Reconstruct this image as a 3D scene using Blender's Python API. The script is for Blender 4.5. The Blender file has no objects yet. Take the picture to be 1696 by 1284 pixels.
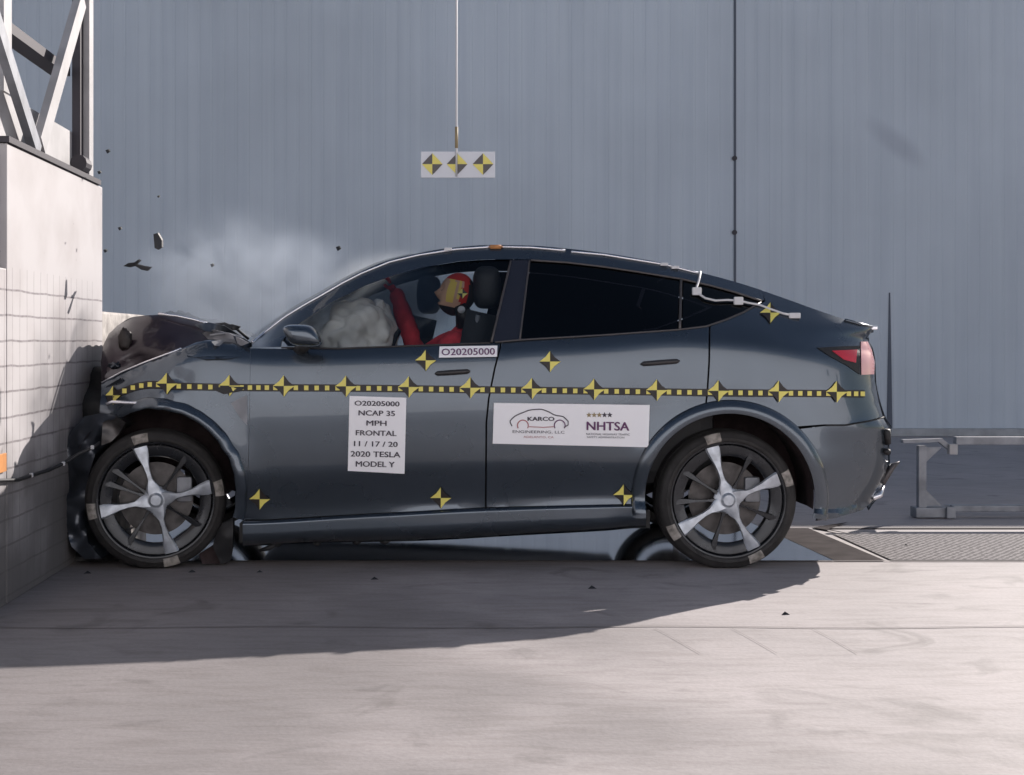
import bpy, bmesh, math, random
from mathutils import Vector, Matrix, noise
from mathutils.geometry import delaunay_2d_cdt
random.seed(7)
R = math.radians
scene = bpy.context.scene
COL = scene.collection

# ---------------------------------------------------------------- camera, sky, sun, exposure
D = 7.0; F = 2310.0; VX = 715.0; VY = 564.0; CZ = 1.155
cam_d = bpy.data.cameras.new('camera'); cam = bpy.data.objects.new('camera', cam_d); COL.objects.link(cam)
cam.location = (0, -D, CZ); cam.rotation_euler = (R(90), 0, 0)
cam_d.lens = 36 * F / 1696; cam_d.sensor_width = 36
cam_d.shift_x = (848 - VX) / 1696; cam_d.shift_y = -(642 - VY) / 1696
cam_d.clip_end = 3000; cam_d.clip_start = 0.05
scene.camera = cam
SUN = Vector((1.40, 1.50, 1.0)).normalized()
world = bpy.data.worlds.new('World'); scene.world = world; world.use_nodes = True
wn = world.node_tree.nodes; wl = world.node_tree.links
sky = wn.new('ShaderNodeTexSky'); sky.sky_type = 'NISHITA'; sky.sun_disc = False
sky.sun_elevation = math.asin(SUN.z); sky.sun_rotation = math.atan2(SUN.x, SUN.y)
sky.air_density = 1.0; sky.dust_density = 1.6; sky.ozone_density = 1.0
wl.new(sky.outputs[0], wn['Background'].inputs['Color']); wn['Background'].inputs['Strength'].default_value = 0.055
sd = bpy.data.lights.new('sun', 'SUN'); so = bpy.data.objects.new('sun', sd); COL.objects.link(so)
sd.energy = 5.0; sd.angle = R(0.5); sd.color = (1.0, 0.93, 0.87)
so.rotation_euler = SUN.to_track_quat('Z', 'Y').to_euler(); so.location = (8, 8, 8)
scene.view_settings.view_transform = 'Standard'; scene.view_settings.look = 'None'
scene.view_settings.exposure = 0.60; scene.view_settings.gamma = 1.0

# ---------------------------------------------------------------- helpers
def P(px, py, w=0.0):
    "a point seen at (px, py) of the photograph standing w metres behind the near flank of the car"
    d = D + w
    return Vector(((px - VX) * d / F, w, CZ - (py - VY) * d / F))
def G(px, py, z=0.0):
    d = (CZ - z) * F / (py - VY)
    return Vector(((px - VX) * d / F, d - D, z))
def nz(x, y, z=0.0, s=1.0): return noise.noise(Vector((x * s, y * s, z * s)))
def curve(pts):
    xs = [p[0] for p in pts]; ys = [p[1] for p in pts]; n = len(xs)
    d = [(ys[i+1]-ys[i]) / (xs[i+1]-xs[i]) for i in range(n-1)]
    m = [d[0]] + [0 if d[i-1]*d[i] <= 0 else 2*d[i-1]*d[i]/(d[i-1]+d[i]) for i in range(1, n-1)] + [d[-1]]
    def f(x):
        if x <= xs[0]: return ys[0]
        if x >= xs[-1]: return ys[-1]
        i = 0
        while x > xs[i+1]: i += 1
        h = xs[i+1]-xs[i]; t = (x-xs[i])/h
        return ((1+2*t)*(1-t)**2*ys[i] + t*(1-t)**2*h*m[i] + t*t*(3-2*t)*ys[i+1] + t*t*(t-1)*h*m[i+1])
    return f
def props(o, label=None, cat=None, group=None, kind=None):
    if label: o['label'] = label
    if cat: o['category'] = cat
    if group: o['group'] = group
    if kind: o['kind'] = kind
    return o
def mesh(name, vs, fs, mat, parent=None, smooth=False, mi=None, sharp=None):
    me = bpy.data.meshes.new(name); me.from_pydata([tuple(v) for v in vs], [], fs)
    for m in (mat if isinstance(mat, (list, tuple)) else [mat]): me.materials.append(m)
    if mi: me.polygons.foreach_set('material_index', mi)
    if smooth:
        me.polygons.foreach_set('use_smooth', [True]*len(me.polygons))
        if sharp is not None: me.set_sharp_from_angle(angle=R(sharp))
    me.update()
    o = bpy.data.objects.new(name, me); COL.objects.link(o)
    if parent: 
        o.parent = parent
        o.matrix_parent_inverse = Matrix.Translation(-WL(parent))
    return o
def WL(o):
    return Vector(o.location) if o.type == 'EMPTY' else Vector((0, 0, 0))
def thing(name, loc, label, cat, group=None):
    o = bpy.data.objects.new(name, None); COL.objects.link(o); o.location = loc; o.empty_display_size = .1
    return props(o, label, cat, group)
class MB:
    def __init__(s): s.v = []; s.f = []; s.m = []
    def add(s, vs, fs, m=0):
        b = len(s.v); s.v += [Vector(v) for v in vs]; s.f += [tuple(i+b for i in f) for f in fs]; s.m += [m]*len(fs)
    def box(s, a, b, m=0, bev=0.0):
        (x0,y0,z0),(x1,y1,z1) = a, b
        if bev <= 0:
            s.add([(x0,y0,z0),(x1,y0,z0),(x1,y1,z0),(x0,y1,z0),(x0,y0,z1),(x1,y0,z1),(x1,y1,z1),(x0,y1,z1)],
              [(3,2,1,0),(4,5,6,7),(0,1,5,4),(1,2,6,5),(2,3,7,6),(3,0,4,7)], m); return
        bm = bmesh.new(); bmesh.ops.create_cube(bm, size=1)
        for v in bm.verts: v.co = Vector(((x0+x1)/2+v.co.x*(x1-x0), (y0+y1)/2+v.co.y*(y1-y0), (z0+z1)/2+v.co.z*(z1-z0)))
        bmesh.ops.bevel(bm, geom=bm.edges[:], offset=bev, segments=2, affect='EDGES', profile=.6)
        bm.verts.index_update(); s.add([v.co.copy() for v in bm.verts], [tuple(v.index for v in f.verts) for f in bm.faces], m); bm.free()
    def tube(s, pts, r, n=8, m=0, cap=True):
        pts = [Vector(p) for p in pts]; rs = r if isinstance(r, (list, tuple)) else [r]*len(pts)
        b = len(s.v); up = Vector((0,0,1))
        for i, p in enumerate(pts):
            t = (pts[min(i+1,len(pts)-1)]-pts[max(i-1,0)]).normalized()
            a = t.cross(up)
            if a.length < .05: a = t.cross(Vector((0,1,0)))
            a.normalize(); c = t.cross(a)
            for k in range(n):
                g = 2*math.pi*k/n; s.v.append(p + (a*math.cos(g)+c*math.sin(g))*rs[i])
        for i in range(len(pts)-1):
            for k in range(n):
                s.f.append((b+i*n+k, b+i*n+(k+1)%n, b+(i+1)*n+(k+1)%n, b+(i+1)*n+k)); s.m.append(m)
        if cap:
            s.f.append(tuple(b+k for k in range(n))[::-1]); s.m.append(m)
            s.f.append(tuple(b+(len(pts)-1)*n+k for k in range(n))); s.m.append(m)
    def bar(s, a, b, w, h, m=0):
        a = Vector(a); b = Vector(b); t = (b-a).normalized(); up = Vector((0,0,1))
        sx = t.cross(up)
        if sx.length < .05: sx = Vector((1,0,0))
        sx.normalize(); u = sx.cross(t); 
        vs = [p + sx*i*w/2 + u*j*h/2 for p in (a, b) for i, j in ((-1,-1),(1,-1),(1,1),(-1,1))]
        s.add(vs, [(3,2,1,0),(4,5,6,7),(0,1,5,4),(1,2,6,5),(2,3,7,6),(3,0,4,7)], m)
    def build(s, name, mat, parent=None, smooth=False, sharp=None):
        return mesh(name, s.v, s.f, mat, parent, smooth, s.m, sharp)

# ---------------------------------------------------------------- materials
def mat(name, col, rough=.5, metal=0, coat=0, spec=.5, var=0, vscale=8, bump=0, bscale=40, col2=None, coat_r=.05):
    m = bpy.data.materials.new(name); m.use_nodes = True; nt = m.node_tree; b = nt.nodes['Principled BSDF']
    b.inputs['Base Color'].default_value = (*col, 1); b.inputs['Roughness'].default_value = rough
    b.inputs['Metallic'].default_value = metal; b.inputs['Specular IOR Level'].default_value = spec
    b.inputs['Coat Weight'].default_value = coat; b.inputs['Coat Roughness'].default_value = coat_r
    tc = nt.nodes.new('ShaderNodeTexCoord')
    if var:
        n = nt.nodes.new('ShaderNodeTexNoise'); n.inputs['Scale'].default_value = vscale; n.inputs['Detail'].default_value = 6
        nt.links.new(tc.outputs['Object'], n.inputs['Vector'])
        mx = nt.nodes.new('ShaderNodeMix'); mx.data_type = 'RGBA'
        c2 = col2 or tuple(c*(1-var) for c in col)
        mx.inputs['A'].default_value = (*c2, 1); mx.inputs['B'].default_value = (*col, 1)
        mr = nt.nodes.new('ShaderNodeMapRange'); mr.inputs[1].default_value = .35; mr.inputs[2].default_value = .62
        nt.links.new(n.outputs['Fac'], mr.inputs[0]); nt.links.new(mr.outputs[0], mx.inputs['Factor'])
        nt.links.new(mx.outputs['Result'], b.inputs['Base Color'])
        mr2 = nt.nodes.new('ShaderNodeMapRange'); mr2.inputs[3].default_value = min(1, rough*1.15); mr2.inputs[4].default_value = rough*.85
        nt.links.new(n.outputs['Fac'], mr2.inputs[0]); nt.links.new(mr2.outputs[0], b.inputs['Roughness'])
    if bump:
        n2 = nt.nodes.new('ShaderNodeTexNoise'); n2.inputs['Scale'].default_value = bscale; n2.inputs['Detail'].default_value = 5
        nt.links.new(tc.outputs['Object'], n2.inputs['Vector'])
        bp = nt.nodes.new('ShaderNodeBump'); bp.inputs['Strength'].default_value = bump; bp.inputs['Distance'].default_value = .01
        nt.links.new(n2.outputs['Fac'], bp.inputs['Height']); nt.links.new(bp.outputs[0], b.inputs['Normal'])
    return m
def thin_glass(name, tint, refl_rough=.02, film=0.0):
    m = bpy.data.materials.new(name); m.use_nodes = True; nt = m.node_tree; nt.nodes.clear()
    out = nt.nodes.new('ShaderNodeOutputMaterial'); tr = nt.nodes.new('ShaderNodeBsdfTransparent'); gl = nt.nodes.new('ShaderNodeBsdfGlossy')
    fr = nt.nodes.new('ShaderNodeFresnel'); fr.inputs[0].default_value = 1.5; mx = nt.nodes.new('ShaderNodeMixShader')
    tr.inputs[0].default_value = (*tint, 1); gl.inputs['Roughness'].default_value = refl_rough
    nt.links.new(fr.outputs[0], mx.inputs[0]); nt.links.new(tr.outputs[0], mx.inputs[1]); nt.links.new(gl.outputs[0], mx.inputs[2])
    nt.links.new(mx.outputs[0], out.inputs[0]); return m

M = {}
M['paint'] = mat('grey_metallic_paint', (.084, .106, .134), .27, .78, 1.0, var=.12, vscale=2.5, coat_r=.04)
M['paint_torn'] = mat('crumpled_paint', (.060, .070, .090), .36, .6, .6, var=.4, vscale=6, bump=.15, bscale=10)
M['hood_dark'] = mat('folded_hood_underside', (.034, .021, .030), .32, .3, .5, var=.45, vscale=4, bump=.12, bscale=9)
M['black'] = mat('black_plastic', (.015, .015, .017), .55, bump=.2, bscale=60)
M['trim'] = mat('satin_black_trim', (.03, .028, .03), .4, 0, 0)
M['pillar'] = mat('gloss_black_pillar', (.018, .018, .026), .15, 0, 1)
M['trim_brown'] = mat('window_trim', (.085, .078, .08), .4, .3)
M['liner'] = mat('wheel_liner', (.050, .032, .034), .9, var=.4, vscale=14, bump=.5, bscale=30)
M['rubber'] = mat('tyre_rubber', (.028, .026, .026), .72, var=.35, vscale=18, bump=.25, bscale=70)
M['chalk'] = mat('beige_paint_mark', (.38, .35, .32), .85, var=.6, vscale=30)
M['alu'] = mat('bright_alloy', (.56, .60, .66), .38, .6, var=.3, vscale=24)
M['alu_dark'] = mat('dark_alloy', (.034, .037, .043), .28, .6, .3, var=.3, vscale=12)
M['disc'] = mat('brake_disc', (.10, .095, .095), .4, .9, var=.4, vscale=20)
M['silver'] = mat('bright_roof_strip', (.78, .78, .82), .25, .85)
M['white'] = mat('white_paper', (.93, .92, .95), .6)
M['yellow'] = mat('yellow_vinyl', (.80, .70, .17), .5)
M['tape'] = mat('black_vinyl', (.022, .017, .016), .5)
M['ink'] = mat('black_ink', (.06, .05, .07), .6)
M['ink_purple'] = mat('purple_ink', (.12, .035, .12), .6)
M['ink_tan'] = mat('tan_ink', (.32, .25, .14), .6)
M['ink_red'] = mat('red_ink', (.42, .16, .17), .6)
M['orange'] = mat('orange_plastic', (.62, .27, .09), .5, var=.3)
M['tint'] = thin_glass('tinted_glass', (.018, .016, .02), .03)
M['roofglass'] = mat('black_roof_glass', (.008, .008, .01), .06, 0, 1)
M['glass'] = thin_glass('clear_glass', (.80, .84, .86))
M['roofpane'] = thin_glass('tinted_roof_glass', (.80, .84, .88), .03)
M['redlens'] = mat('red_lens', (.55, .015, .03), .15, 0, 1)
M['clearlens'] = mat('pink_lens', (.80, .42, .42), .2, 0, 1)  # outer lens made pale, sunlight on it put into the colour
M['cable'] = mat('white_cable', (.6, .6, .62), .5)
M['cable_black'] = mat('black_cable', (.02, .02, .022), .5)
M['bag'] = mat('airbag_fabric', (.84, .80, .75), .9, var=.25, vscale=9, bump=.2, bscale=30)
M['seat'] = mat('black_upholstery', (.035, .036, .04), .65, bump=.2)
M['dash'] = mat('dark_dashboard', (.05, .05, .052), .7)
M['redcloth'] = mat('red_cotton', (.78, .06, .08), .85, var=.25, vscale=20, bump=.3)
M['dummyskin'] = mat('painted_vinyl_skin', (.60, .36, .25), .55, var=.1)
M['facered'] = mat('red_face_paint', (.55, .03, .02), .5)
M['faceyel'] = mat('yellow_face_paint', (.75, .55, .12), .5)
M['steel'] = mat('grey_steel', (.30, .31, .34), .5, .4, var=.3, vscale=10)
M['whitesteel'] = mat('white_painted_steel', (.45, .44, .45), .5, 0, var=.2, vscale=6)
M['darksteel'] = mat('dark_steel', (.05, .045, .055), .6, .2)
M['chip'] = mat('broken_black_plastic', (.012, .013, .017), .6, bump=.4)

def concrete_floor():
    m = bpy.data.materials.new('worn_concrete'); m.use_nodes = True; nt = m.node_tree; b = nt.nodes['Principled BSDF']
    tc = nt.nodes.new('ShaderNodeTexCoord'); L = nt.links.new
    def noi(s, det, vec=None, dist=0):
        n = nt.nodes.new('ShaderNodeTexNoise'); n.inputs['Scale'].default_value = s; n.inputs['Detail'].default_value = det; n.inputs['Distortion'].default_value = dist
        L(vec or tc.outputs['Object'], n.inputs['Vector']); return n.outputs['Fac']
    mp = nt.nodes.new('ShaderNodeMapping'); mp.inputs['Scale'].default_value = (1, 4.5, 1); L(tc.outputs['Object'], mp.inputs[0])
    a = noi(1.1, 8); c = noi(4.2, 9, mp.outputs[0], .6); e = noi(55, 4)
    ramp = nt.nodes.new('ShaderNodeValToRGB'); L(a, ramp.inputs[0])
    ramp.color_ramp.elements[0].position = .32; ramp.color_ramp.elements[0].color = (.350, .322, .322, 1)
    ramp.color_ramp.elements[1].position = .70; ramp.color_ramp.elements[1].color = (.435, .398, .398, 1)
    r2 = nt.nodes.new('ShaderNodeValToRGB'); L(c, r2.inputs[0])
    r2.color_ramp.elements[0].position = .30; r2.color_ramp.elements[0].color = (.88, .86, .85, 1)
    r2.color_ramp.elements[1].position = .56; r2.color_ramp.elements[1].color = (1.04, 1.03, 1.03, 1)
    mul = nt.nodes.new('ShaderNodeMix'); mul.data_type = 'RGBA'; mul.blend_type = 'MULTIPLY'; mul.inputs['Factor'].default_value = 1
    L(ramp.outputs[0], mul.inputs['A']); L(r2.outputs[0], mul.inputs['B'])
    # tyre and oil stains
    st = noi(2.3, 5, None, 1.2); mr = nt.nodes.new('ShaderNodeMapRange'); mr.inputs[1].default_value = .60; mr.inputs[2].default_value = .74; mr.inputs[3].default_value = 0; mr.inputs[4].default_value = .5
    L(st, mr.inputs[0]); m2 = nt.nodes.new('ShaderNodeMix'); m2.data_type = 'RGBA'; m2.inputs['B'].default_value = (.14, .125, .12, 1)
    L(mr.outputs[0], m2.inputs['Factor']); L(mul.outputs['Result'], m2.inputs['A'])
    r3 = nt.nodes.new('ShaderNodeMapRange'); r3.inputs[1].default_value = .3; r3.inputs[2].default_value = .7; r3.inputs[3].default_value = .93; r3.inputs[4].default_value = 1.05; L(e, r3.inputs[0])
    m3 = nt.nodes.new('ShaderNodeMix'); m3.data_type = 'RGBA'; m3.blend_type = 'MULTIPLY'; m3.inputs['Factor'].default_value = 1
    L(m2.outputs['Result'], m3.inputs['A']); L(r3.outputs[0], m3.inputs['B'])
    # shade by the car deepened with a darker floor colour towards the barrier
    sp = nt.nodes.new('ShaderNodeSeparateXYZ'); L(tc.outputs['Object'], sp.inputs[0])
    ad = nt.nodes.new('ShaderNodeMath'); ad.operation = 'MULTIPLY_ADD'; L(a, ad.inputs[0]); ad.inputs[1].default_value = 4.0; L(sp.outputs['X'], ad.inputs[2])
    r4 = nt.nodes.new('ShaderNodeMapRange'); r4.interpolation_type = 'SMOOTHSTEP'; r4.inputs[1].default_value = 1.2; r4.inputs[2].default_value = 3.6; r4.inputs[3].default_value = .64; r4.inputs[4].default_value = 1.0; L(ad.outputs[0], r4.inputs[0])
    m4 = nt.nodes.new('ShaderNodeMix'); m4.data_type = 'RGBA'; m4.blend_type = 'MULTIPLY'; m4.inputs['Factor'].default_value = 1
    L(m3.outputs['Result'], m4.inputs['A']); L(r4.outputs[0], m4.inputs['B'])
    L(m4.outputs['Result'], b.inputs['Base Color']); b.inputs['Roughness'].default_value = .75
    bp = nt.nodes.new('ShaderNodeBump'); bp.inputs['Strength'].default_value = .15; bp.inputs['Distance'].default_value = .006
    L(e, bp.inputs['Height']); L(bp.outputs[0], b.inputs['Normal'])
    return m
M['floor'] = concrete_floor()
def wall_mat():
    m = bpy.data.materials.new('painted_cladding'); m.use_nodes = True; nt = m.node_tree; b = nt.nodes['Principled BSDF']; L = nt.links.new
    tc = nt.nodes.new('ShaderNodeTexCoord'); mp = nt.nodes.new('ShaderNodeMapping'); mp.inputs['Scale'].default_value = (5.5, 1, .16); L(tc.outputs['Object'], mp.inputs[0])
    n = nt.nodes.new('ShaderNodeTexNoise'); n.inputs['Scale'].default_value = 1.6; n.inputs['Detail'].default_value = 8; L(mp.outputs[0], n.inputs['Vector'])
    rp = nt.nodes.new('ShaderNodeValToRGB'); L(n.outputs['Fac'], rp.inputs[0])
    rp.color_ramp.elements[0].position = .33; rp.color_ramp.elements[0].color = (.500, .555, .625, 1)
    rp.color_ramp.elements[1].position = .66; rp.color_ramp.elements[1].color = (.545, .600, .665, 1)
    n2 = nt.nodes.new('ShaderNodeTexNoise'); n2.inputs['Scale'].default_value = .45; n2.inputs['Detail'].default_value = 4; L(tc.outputs['Object'], n2.inputs['Vector'])
    mr = nt.nodes.new('ShaderNodeMapRange'); mr.inputs[1].default_value = .3; mr.inputs[2].default_value = .7; mr.inputs[3].default_value = .91; mr.inputs[4].default_value = 1.07; L(n2.outputs['Fac'], mr.inputs[0])
    mx = nt.nodes.new('ShaderNodeMix'); mx.data_type = 'RGBA'; mx.blend_type = 'MULTIPLY'; mx.inputs['Factor'].default_value = 1
    L(rp.outputs[0], mx.inputs['A']); L(mr.outputs[0], mx.inputs['B'])
    # one soft darker smudge high on the right part of the wall
    sm = nt.nodes.new('ShaderNodeMapping'); sm.vector_type = 'TEXTURE'; sm.inputs['Location'].default_value = (5.62, 9.9, 3.55); sm.inputs['Rotation'].default_value = (0, R(38), 0); sm.inputs['Scale'].default_value = (.55, 9, .17); L(tc.outputs['Object'], sm.inputs[0])
    ln = nt.nodes.new('ShaderNodeVectorMath'); ln.operation = 'LENGTH'; L(sm.outputs[0], ln.inputs[0])
    r5 = nt.nodes.new('ShaderNodeMapRange'); r5.interpolation_type = 'SMOOTHSTEP'; r5.inputs[1].default_value = 1.1; r5.inputs[2].default_value = .2; r5.inputs[3].default_value = 0; r5.inputs[4].default_value = .5; L(ln.outputs['Value'], r5.inputs[0])
    m5 = nt.nodes.new('ShaderNodeMix'); m5.data_type = 'RGBA'; m5.inputs['B'].default_value = (.33, .36, .43, 1); L(r5.outputs[0], m5.inputs['Factor']); L(mx.outputs['Result'], m5.inputs['A'])
    L(m5.outputs['Result'], b.inputs['Base Color']); b.inputs['Roughness'].default_value = .6
    return m
M['wall'] = wall_mat()
M['seam'] = mat('dark_wall_seam', (.10, .115, .15), .7)
def grid_mat():
    "white board with a dark ruled grid every 11.2 cm, spotted with dirt"
    m = bpy.data.materials.new('ruled_white_board'); m.use_nodes = True; nt = m.node_tree; b = nt.nodes['Principled BSDF']; L = nt.links.new
    tc = nt.nodes.new('ShaderNodeTexCoord'); sp = nt.nodes.new('ShaderNodeSeparateXYZ'); L(tc.outputs['Object'], sp.inputs[0])
    def math_(op, a, bb=None, c=None):
        n = nt.nodes.new('ShaderNodeMath'); n.operation = op
        for i, v in enumerate((a, bb, c)):
            if v is None: continue
            if isinstance(v, (int, float)): n.inputs[i].default_value = v
            else: L(v, n.inputs[i])
        return n.outputs[0]
    wob = nt.nodes.new('ShaderNodeTexNoise'); wob.inputs['Scale'].default_value = 5; L(tc.outputs['Object'], wob.inputs['Vector'])
    wv = math_('MULTIPLY', math_('SUBTRACT', wob.outputs['Fac'], .5), .014)
    def line(ax, off, hw):
        f = math_('FRACT', math_('DIVIDE', math_('ADD', math_('ADD', ax, wv), off), .112))
        return math_('LESS_THAN', f, hw)
    ly = line(sp.outputs['Y'], 10.0, .06); lz = line(sp.outputs['Z'], 9.94+.112*0, .085)
    low = math_('LESS_THAN', sp.outputs['Z'], 1.478); inner = math_('LESS_THAN', sp.outputs['Y'], .70)
    g = math_('MULTIPLY', math_('MAXIMUM', math_('MULTIPLY', math_('MULTIPLY', ly, .8), inner), lz), low)
    n = nt.nodes.new('ShaderNodeTexNoise'); n.inputs['Scale'].default_value = 22; n.inputs['Detail'].default_value = 6; L(tc.outputs['Object'], n.inputs['Vector'])
    n3 = nt.nodes.new('ShaderNodeTexNoise'); n3.inputs['Scale'].default_value = 2.5; n3.inputs['Detail'].default_value = 6; L(tc.outputs['Object'], n3.inputs['Vector'])
    g2 = math_('MULTIPLY', g, math_('ADD', math_('MULTIPLY', n.outputs['Fac'], 1.0), .12))
    spot = math_('GREATER_THAN', n.outputs['Fac'], .735)
    allm = math_('MAXIMUM', g2, math_('MULTIPLY', spot, .5))
    rp = nt.nodes.new('ShaderNodeValToRGB'); L(n3.outputs['Fac'], rp.inputs[0])
    rp.color_ramp.elements[0].position = .35; rp.color_ramp.elements[0].color = (.37, .345, .35, 1)
    rp.color_ramp.elements[1].position = .6; rp.color_ramp.elements[1].color = (.44, .42, .43, 1)
    mx = nt.nodes.new('ShaderNodeMix'); mx.data_type = 'RGBA'; L(allm, mx.inputs['Factor']); L(rp.outputs[0], mx.inputs['A']); mx.inputs['B'].default_value = (.10, .08, .09, 1)
    L(mx.outputs['Result'], b.inputs['Base Color']); b.inputs['Roughness'].default_value = .55
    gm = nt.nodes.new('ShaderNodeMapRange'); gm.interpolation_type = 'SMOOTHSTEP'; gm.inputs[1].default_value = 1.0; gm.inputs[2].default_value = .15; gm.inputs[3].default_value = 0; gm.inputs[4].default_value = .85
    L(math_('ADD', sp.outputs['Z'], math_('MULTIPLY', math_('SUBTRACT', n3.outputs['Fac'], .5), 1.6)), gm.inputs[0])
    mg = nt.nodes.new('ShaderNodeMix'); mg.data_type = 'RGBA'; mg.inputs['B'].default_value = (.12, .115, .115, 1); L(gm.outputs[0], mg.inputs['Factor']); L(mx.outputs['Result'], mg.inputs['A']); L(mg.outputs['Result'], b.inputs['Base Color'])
    return m
M['board'] = grid_mat()
M['block'] = mat('rough_concrete_block', (.46, .43, .41), .85, var=.45, vscale=9, bump=.6, bscale=25)
def plate_mat():
    m = mat('polished_steel_plate', (.62, .64, .68), .07, 1.0, var=.12, vscale=1.6)
    return m
M['plate'] = plate_mat()
def mesh_mat():
    m = bpy.data.materials.new('expanded_metal'); m.use_nodes = True; nt = m.node_tree; b = nt.nodes['Principled BSDF']; L = nt.links.new
    tc = nt.nodes.new('ShaderNodeTexCoord'); mp = nt.nodes.new('ShaderNodeMapping'); mp.inputs['Rotation'].default_value = (0, 0, R(38)); mp.inputs['Scale'].default_value = (1, 1, 1); L(tc.outputs['Object'], mp.inputs[0])
    ck = nt.nodes.new('ShaderNodeTexVoronoi'); ck.inputs['Scale'].default_value = 30; ck.inputs['Randomness'].default_value = .25; L(mp.outputs[0], ck.inputs['Vector'])
    rp = nt.nodes.new('ShaderNodeValToRGB'); L(ck.outputs['Distance'], rp.inputs[0])
    rp.color_ramp.elements[0].position = .28; rp.color_ramp.elements[0].color = (.03, .027, .03, 1)
    rp.color_ramp.elements[1].position = .42; rp.color_ramp.elements[1].color = (.25, .23, .235, 1)
    L(rp.outputs[0], b.inputs['Base Color']); b.inputs['Roughness'].default_value = .8; b.inputs['Specular IOR Level'].default_value = .12
    return m
M['grate'] = mesh_mat()
M['pit'] = mat('dark_rubber_mat', (.060, .050, .052), .95, spec=.05, var=.3)
M['crack'] = mat('floor_joint', (.20, .18, .18), .9)
M['band'] = mat('pale_line', (.42, .43, .45), .8, var=.2)

# ---------------------------------------------------------------- setting: floor, track, wall
WY = 16.9 - D
fl = MB(); fl.add([(-400,-400,0),(400,-400,0),(400,400,0),(-400,400,0)], [(0,1,2,3)])
props(fl.build('concrete_floor', M['floor']), 'pale worn concrete floor of the test hall yard', 'floor', kind='structure')
def ground_poly(name, pts, z, m, label, cat='floor'):
    o = mesh(name, [Vector((p[0], p[1], z)) for p in pts], [tuple(range(len(pts)))], m)
    return props(o, label, cat, kind='structure')
w0 = G(600, 930).y
e1 = G(1385, 932); e1b = G(1309, 897); 
def ext(a, b, y):   # follow line a-b on the ground to world y
    t = (y-a.y)/(b.y-a.y); return a.lerp(b, t)
ground_poly('polished_plate', [(-1.83,w0),(e1.x,w0),tuple(ext(e1,e1b,2.0))[:2],(-1.83,2.0)][:], .004, M['plate'], 'polished steel floor plate under the car, mirroring the wall and a wheel', 'floor plate')
a0 = G(1470, 932); a1 = G(1362, 886)
ground_poly('dark_strip', [(e1.x+.004,w0),(a0.x,w0),tuple(ext(a0,a1,G(0,876).y))[:2],tuple(ext(e1,e1b,G(0,876).y)+Vector((.004,0,0)))[:2]], .005, M['pit'], 'dark slanting strip in the floor behind the rear wheel', 'floor strip')
m0 = G(1470, 931); m1 = G(1400, 899)
ground_poly('metal_grating', [(m0.x+.03,w0+.01),(9,w0+.01),(9,G(0,886).y),tuple(ext(m0,m1,G(0,886).y)+Vector((.03,0,0)))[:2]], .006, M['grate'], 'grey expanded metal grating let into the floor behind the car', 'floor grating')
ground_poly('floor_groove', [(G(1350,876).x,G(0,877).y),(9,G(0,877).y),(9,G(0,874).y),(G(1350,876).x,G(0,874).y)], .007, M['crack'], 'thin dark groove across the sunlit floor behind the grating', 'floor groove')
ground_poly('floor_wedge', [G(1345,876)[:2], G(1425,890)[:2], G(1372,879)[:2], G(1405,867)[:2]], .009, M['pit'], 'small dark arrow shaped mark at the head of the slanting strip', 'floor mark')
# near edge of the track trough and slab joints
ground_poly('slab_edge', [(-1.85,w0-.02),(9,w0-.02),(9,w0-.004),(-1.85,w0-.004)], .006, M['crack'], 'long dark joint at the near edge of the floor plates', 'floor joint')
def joint(pts, hw, label):
    vs = []; 
    for i, p in enumerate(pts):
        p = Vector(p[:2]); q = Vector(pts[min(i+1, len(pts)-1)][:2]) - Vector(pts[max(i-1,0)][:2]); n = Vector((-q.y, q.x)).normalized()*hw
        vs += [(p.x-n.x, p.y-n.y, .004), (p.x+n.x, p.y+n.y, .004)]
    fs = [(2*i, 2*i+2, 2*i+3, 2*i+1) for i in range(len(pts)-1)]
    props(mesh('floor_joint', vs, fs, M['crack']), label, 'floor joint', kind='structure')
joint([G(x, 1040+1.5*math.sin(x*.01)) for x in range(-300, 2300, 60)], .005, 'hairline joint running along the near concrete floor')
for x in (1085, 1212, 1345): joint([G(x, 1042), G(x+30, 1058), G(x+75, 1084)], .0012, 'faint slanting hairline joint in the nearest floor slabs')

# wall: one run of ribbed cladding
WH = 5.42
wall = thing('cladded_wall', (0, WY, 0), 'long grey-blue wall of vertical ribbed metal cladding behind the car', 'wall')
wv, wf = [], []
x = -16.0; k = 0; pts = []
pitch = .15
while x < 26:
    pts += [(x, 0), (x+pitch*.80, 0), (x+pitch*.87, .0035), (x+pitch*.93, .0035)]
    x += pitch
for (xx, dy) in pts: wv += [(xx, WY+dy, 0), (xx, WY+dy, WH)]
wf = [(2*i, 2*i+2, 2*i+3, 2*i+1) for i in range(len(pts)-1)]
mesh('cladding', wv, wf, M['wall'], wall)
b = MB(); b.box((-16, WY+.03, 0), (26, WY+.35, WH)); b.build('wall_core', M['wall'], wall)
b = MB(); b.box((-16, WY-.05, WH+.002), (26, WY+.37, WH+.06)); b.build('wall_coping', M['steel'], wall)
sx = P(1217, 300, WY).x
b = MB(); b.box((sx-.014, WY-.012, P(0,722,WY).z), (sx+.014, WY-.001, WH-.01)); b.build('panel_seam', M['seam'], wall)
for py in (262, 385):
    b = MB(); c = P(1217, py, WY-.03); b.tube([c, c+Vector((0,.03,0))], .03, 10); b.build('bolt', M['darksteel'], wall)
c0 = P(1473, 485, WY); c1 = P(1473, 725, WY)
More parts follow.
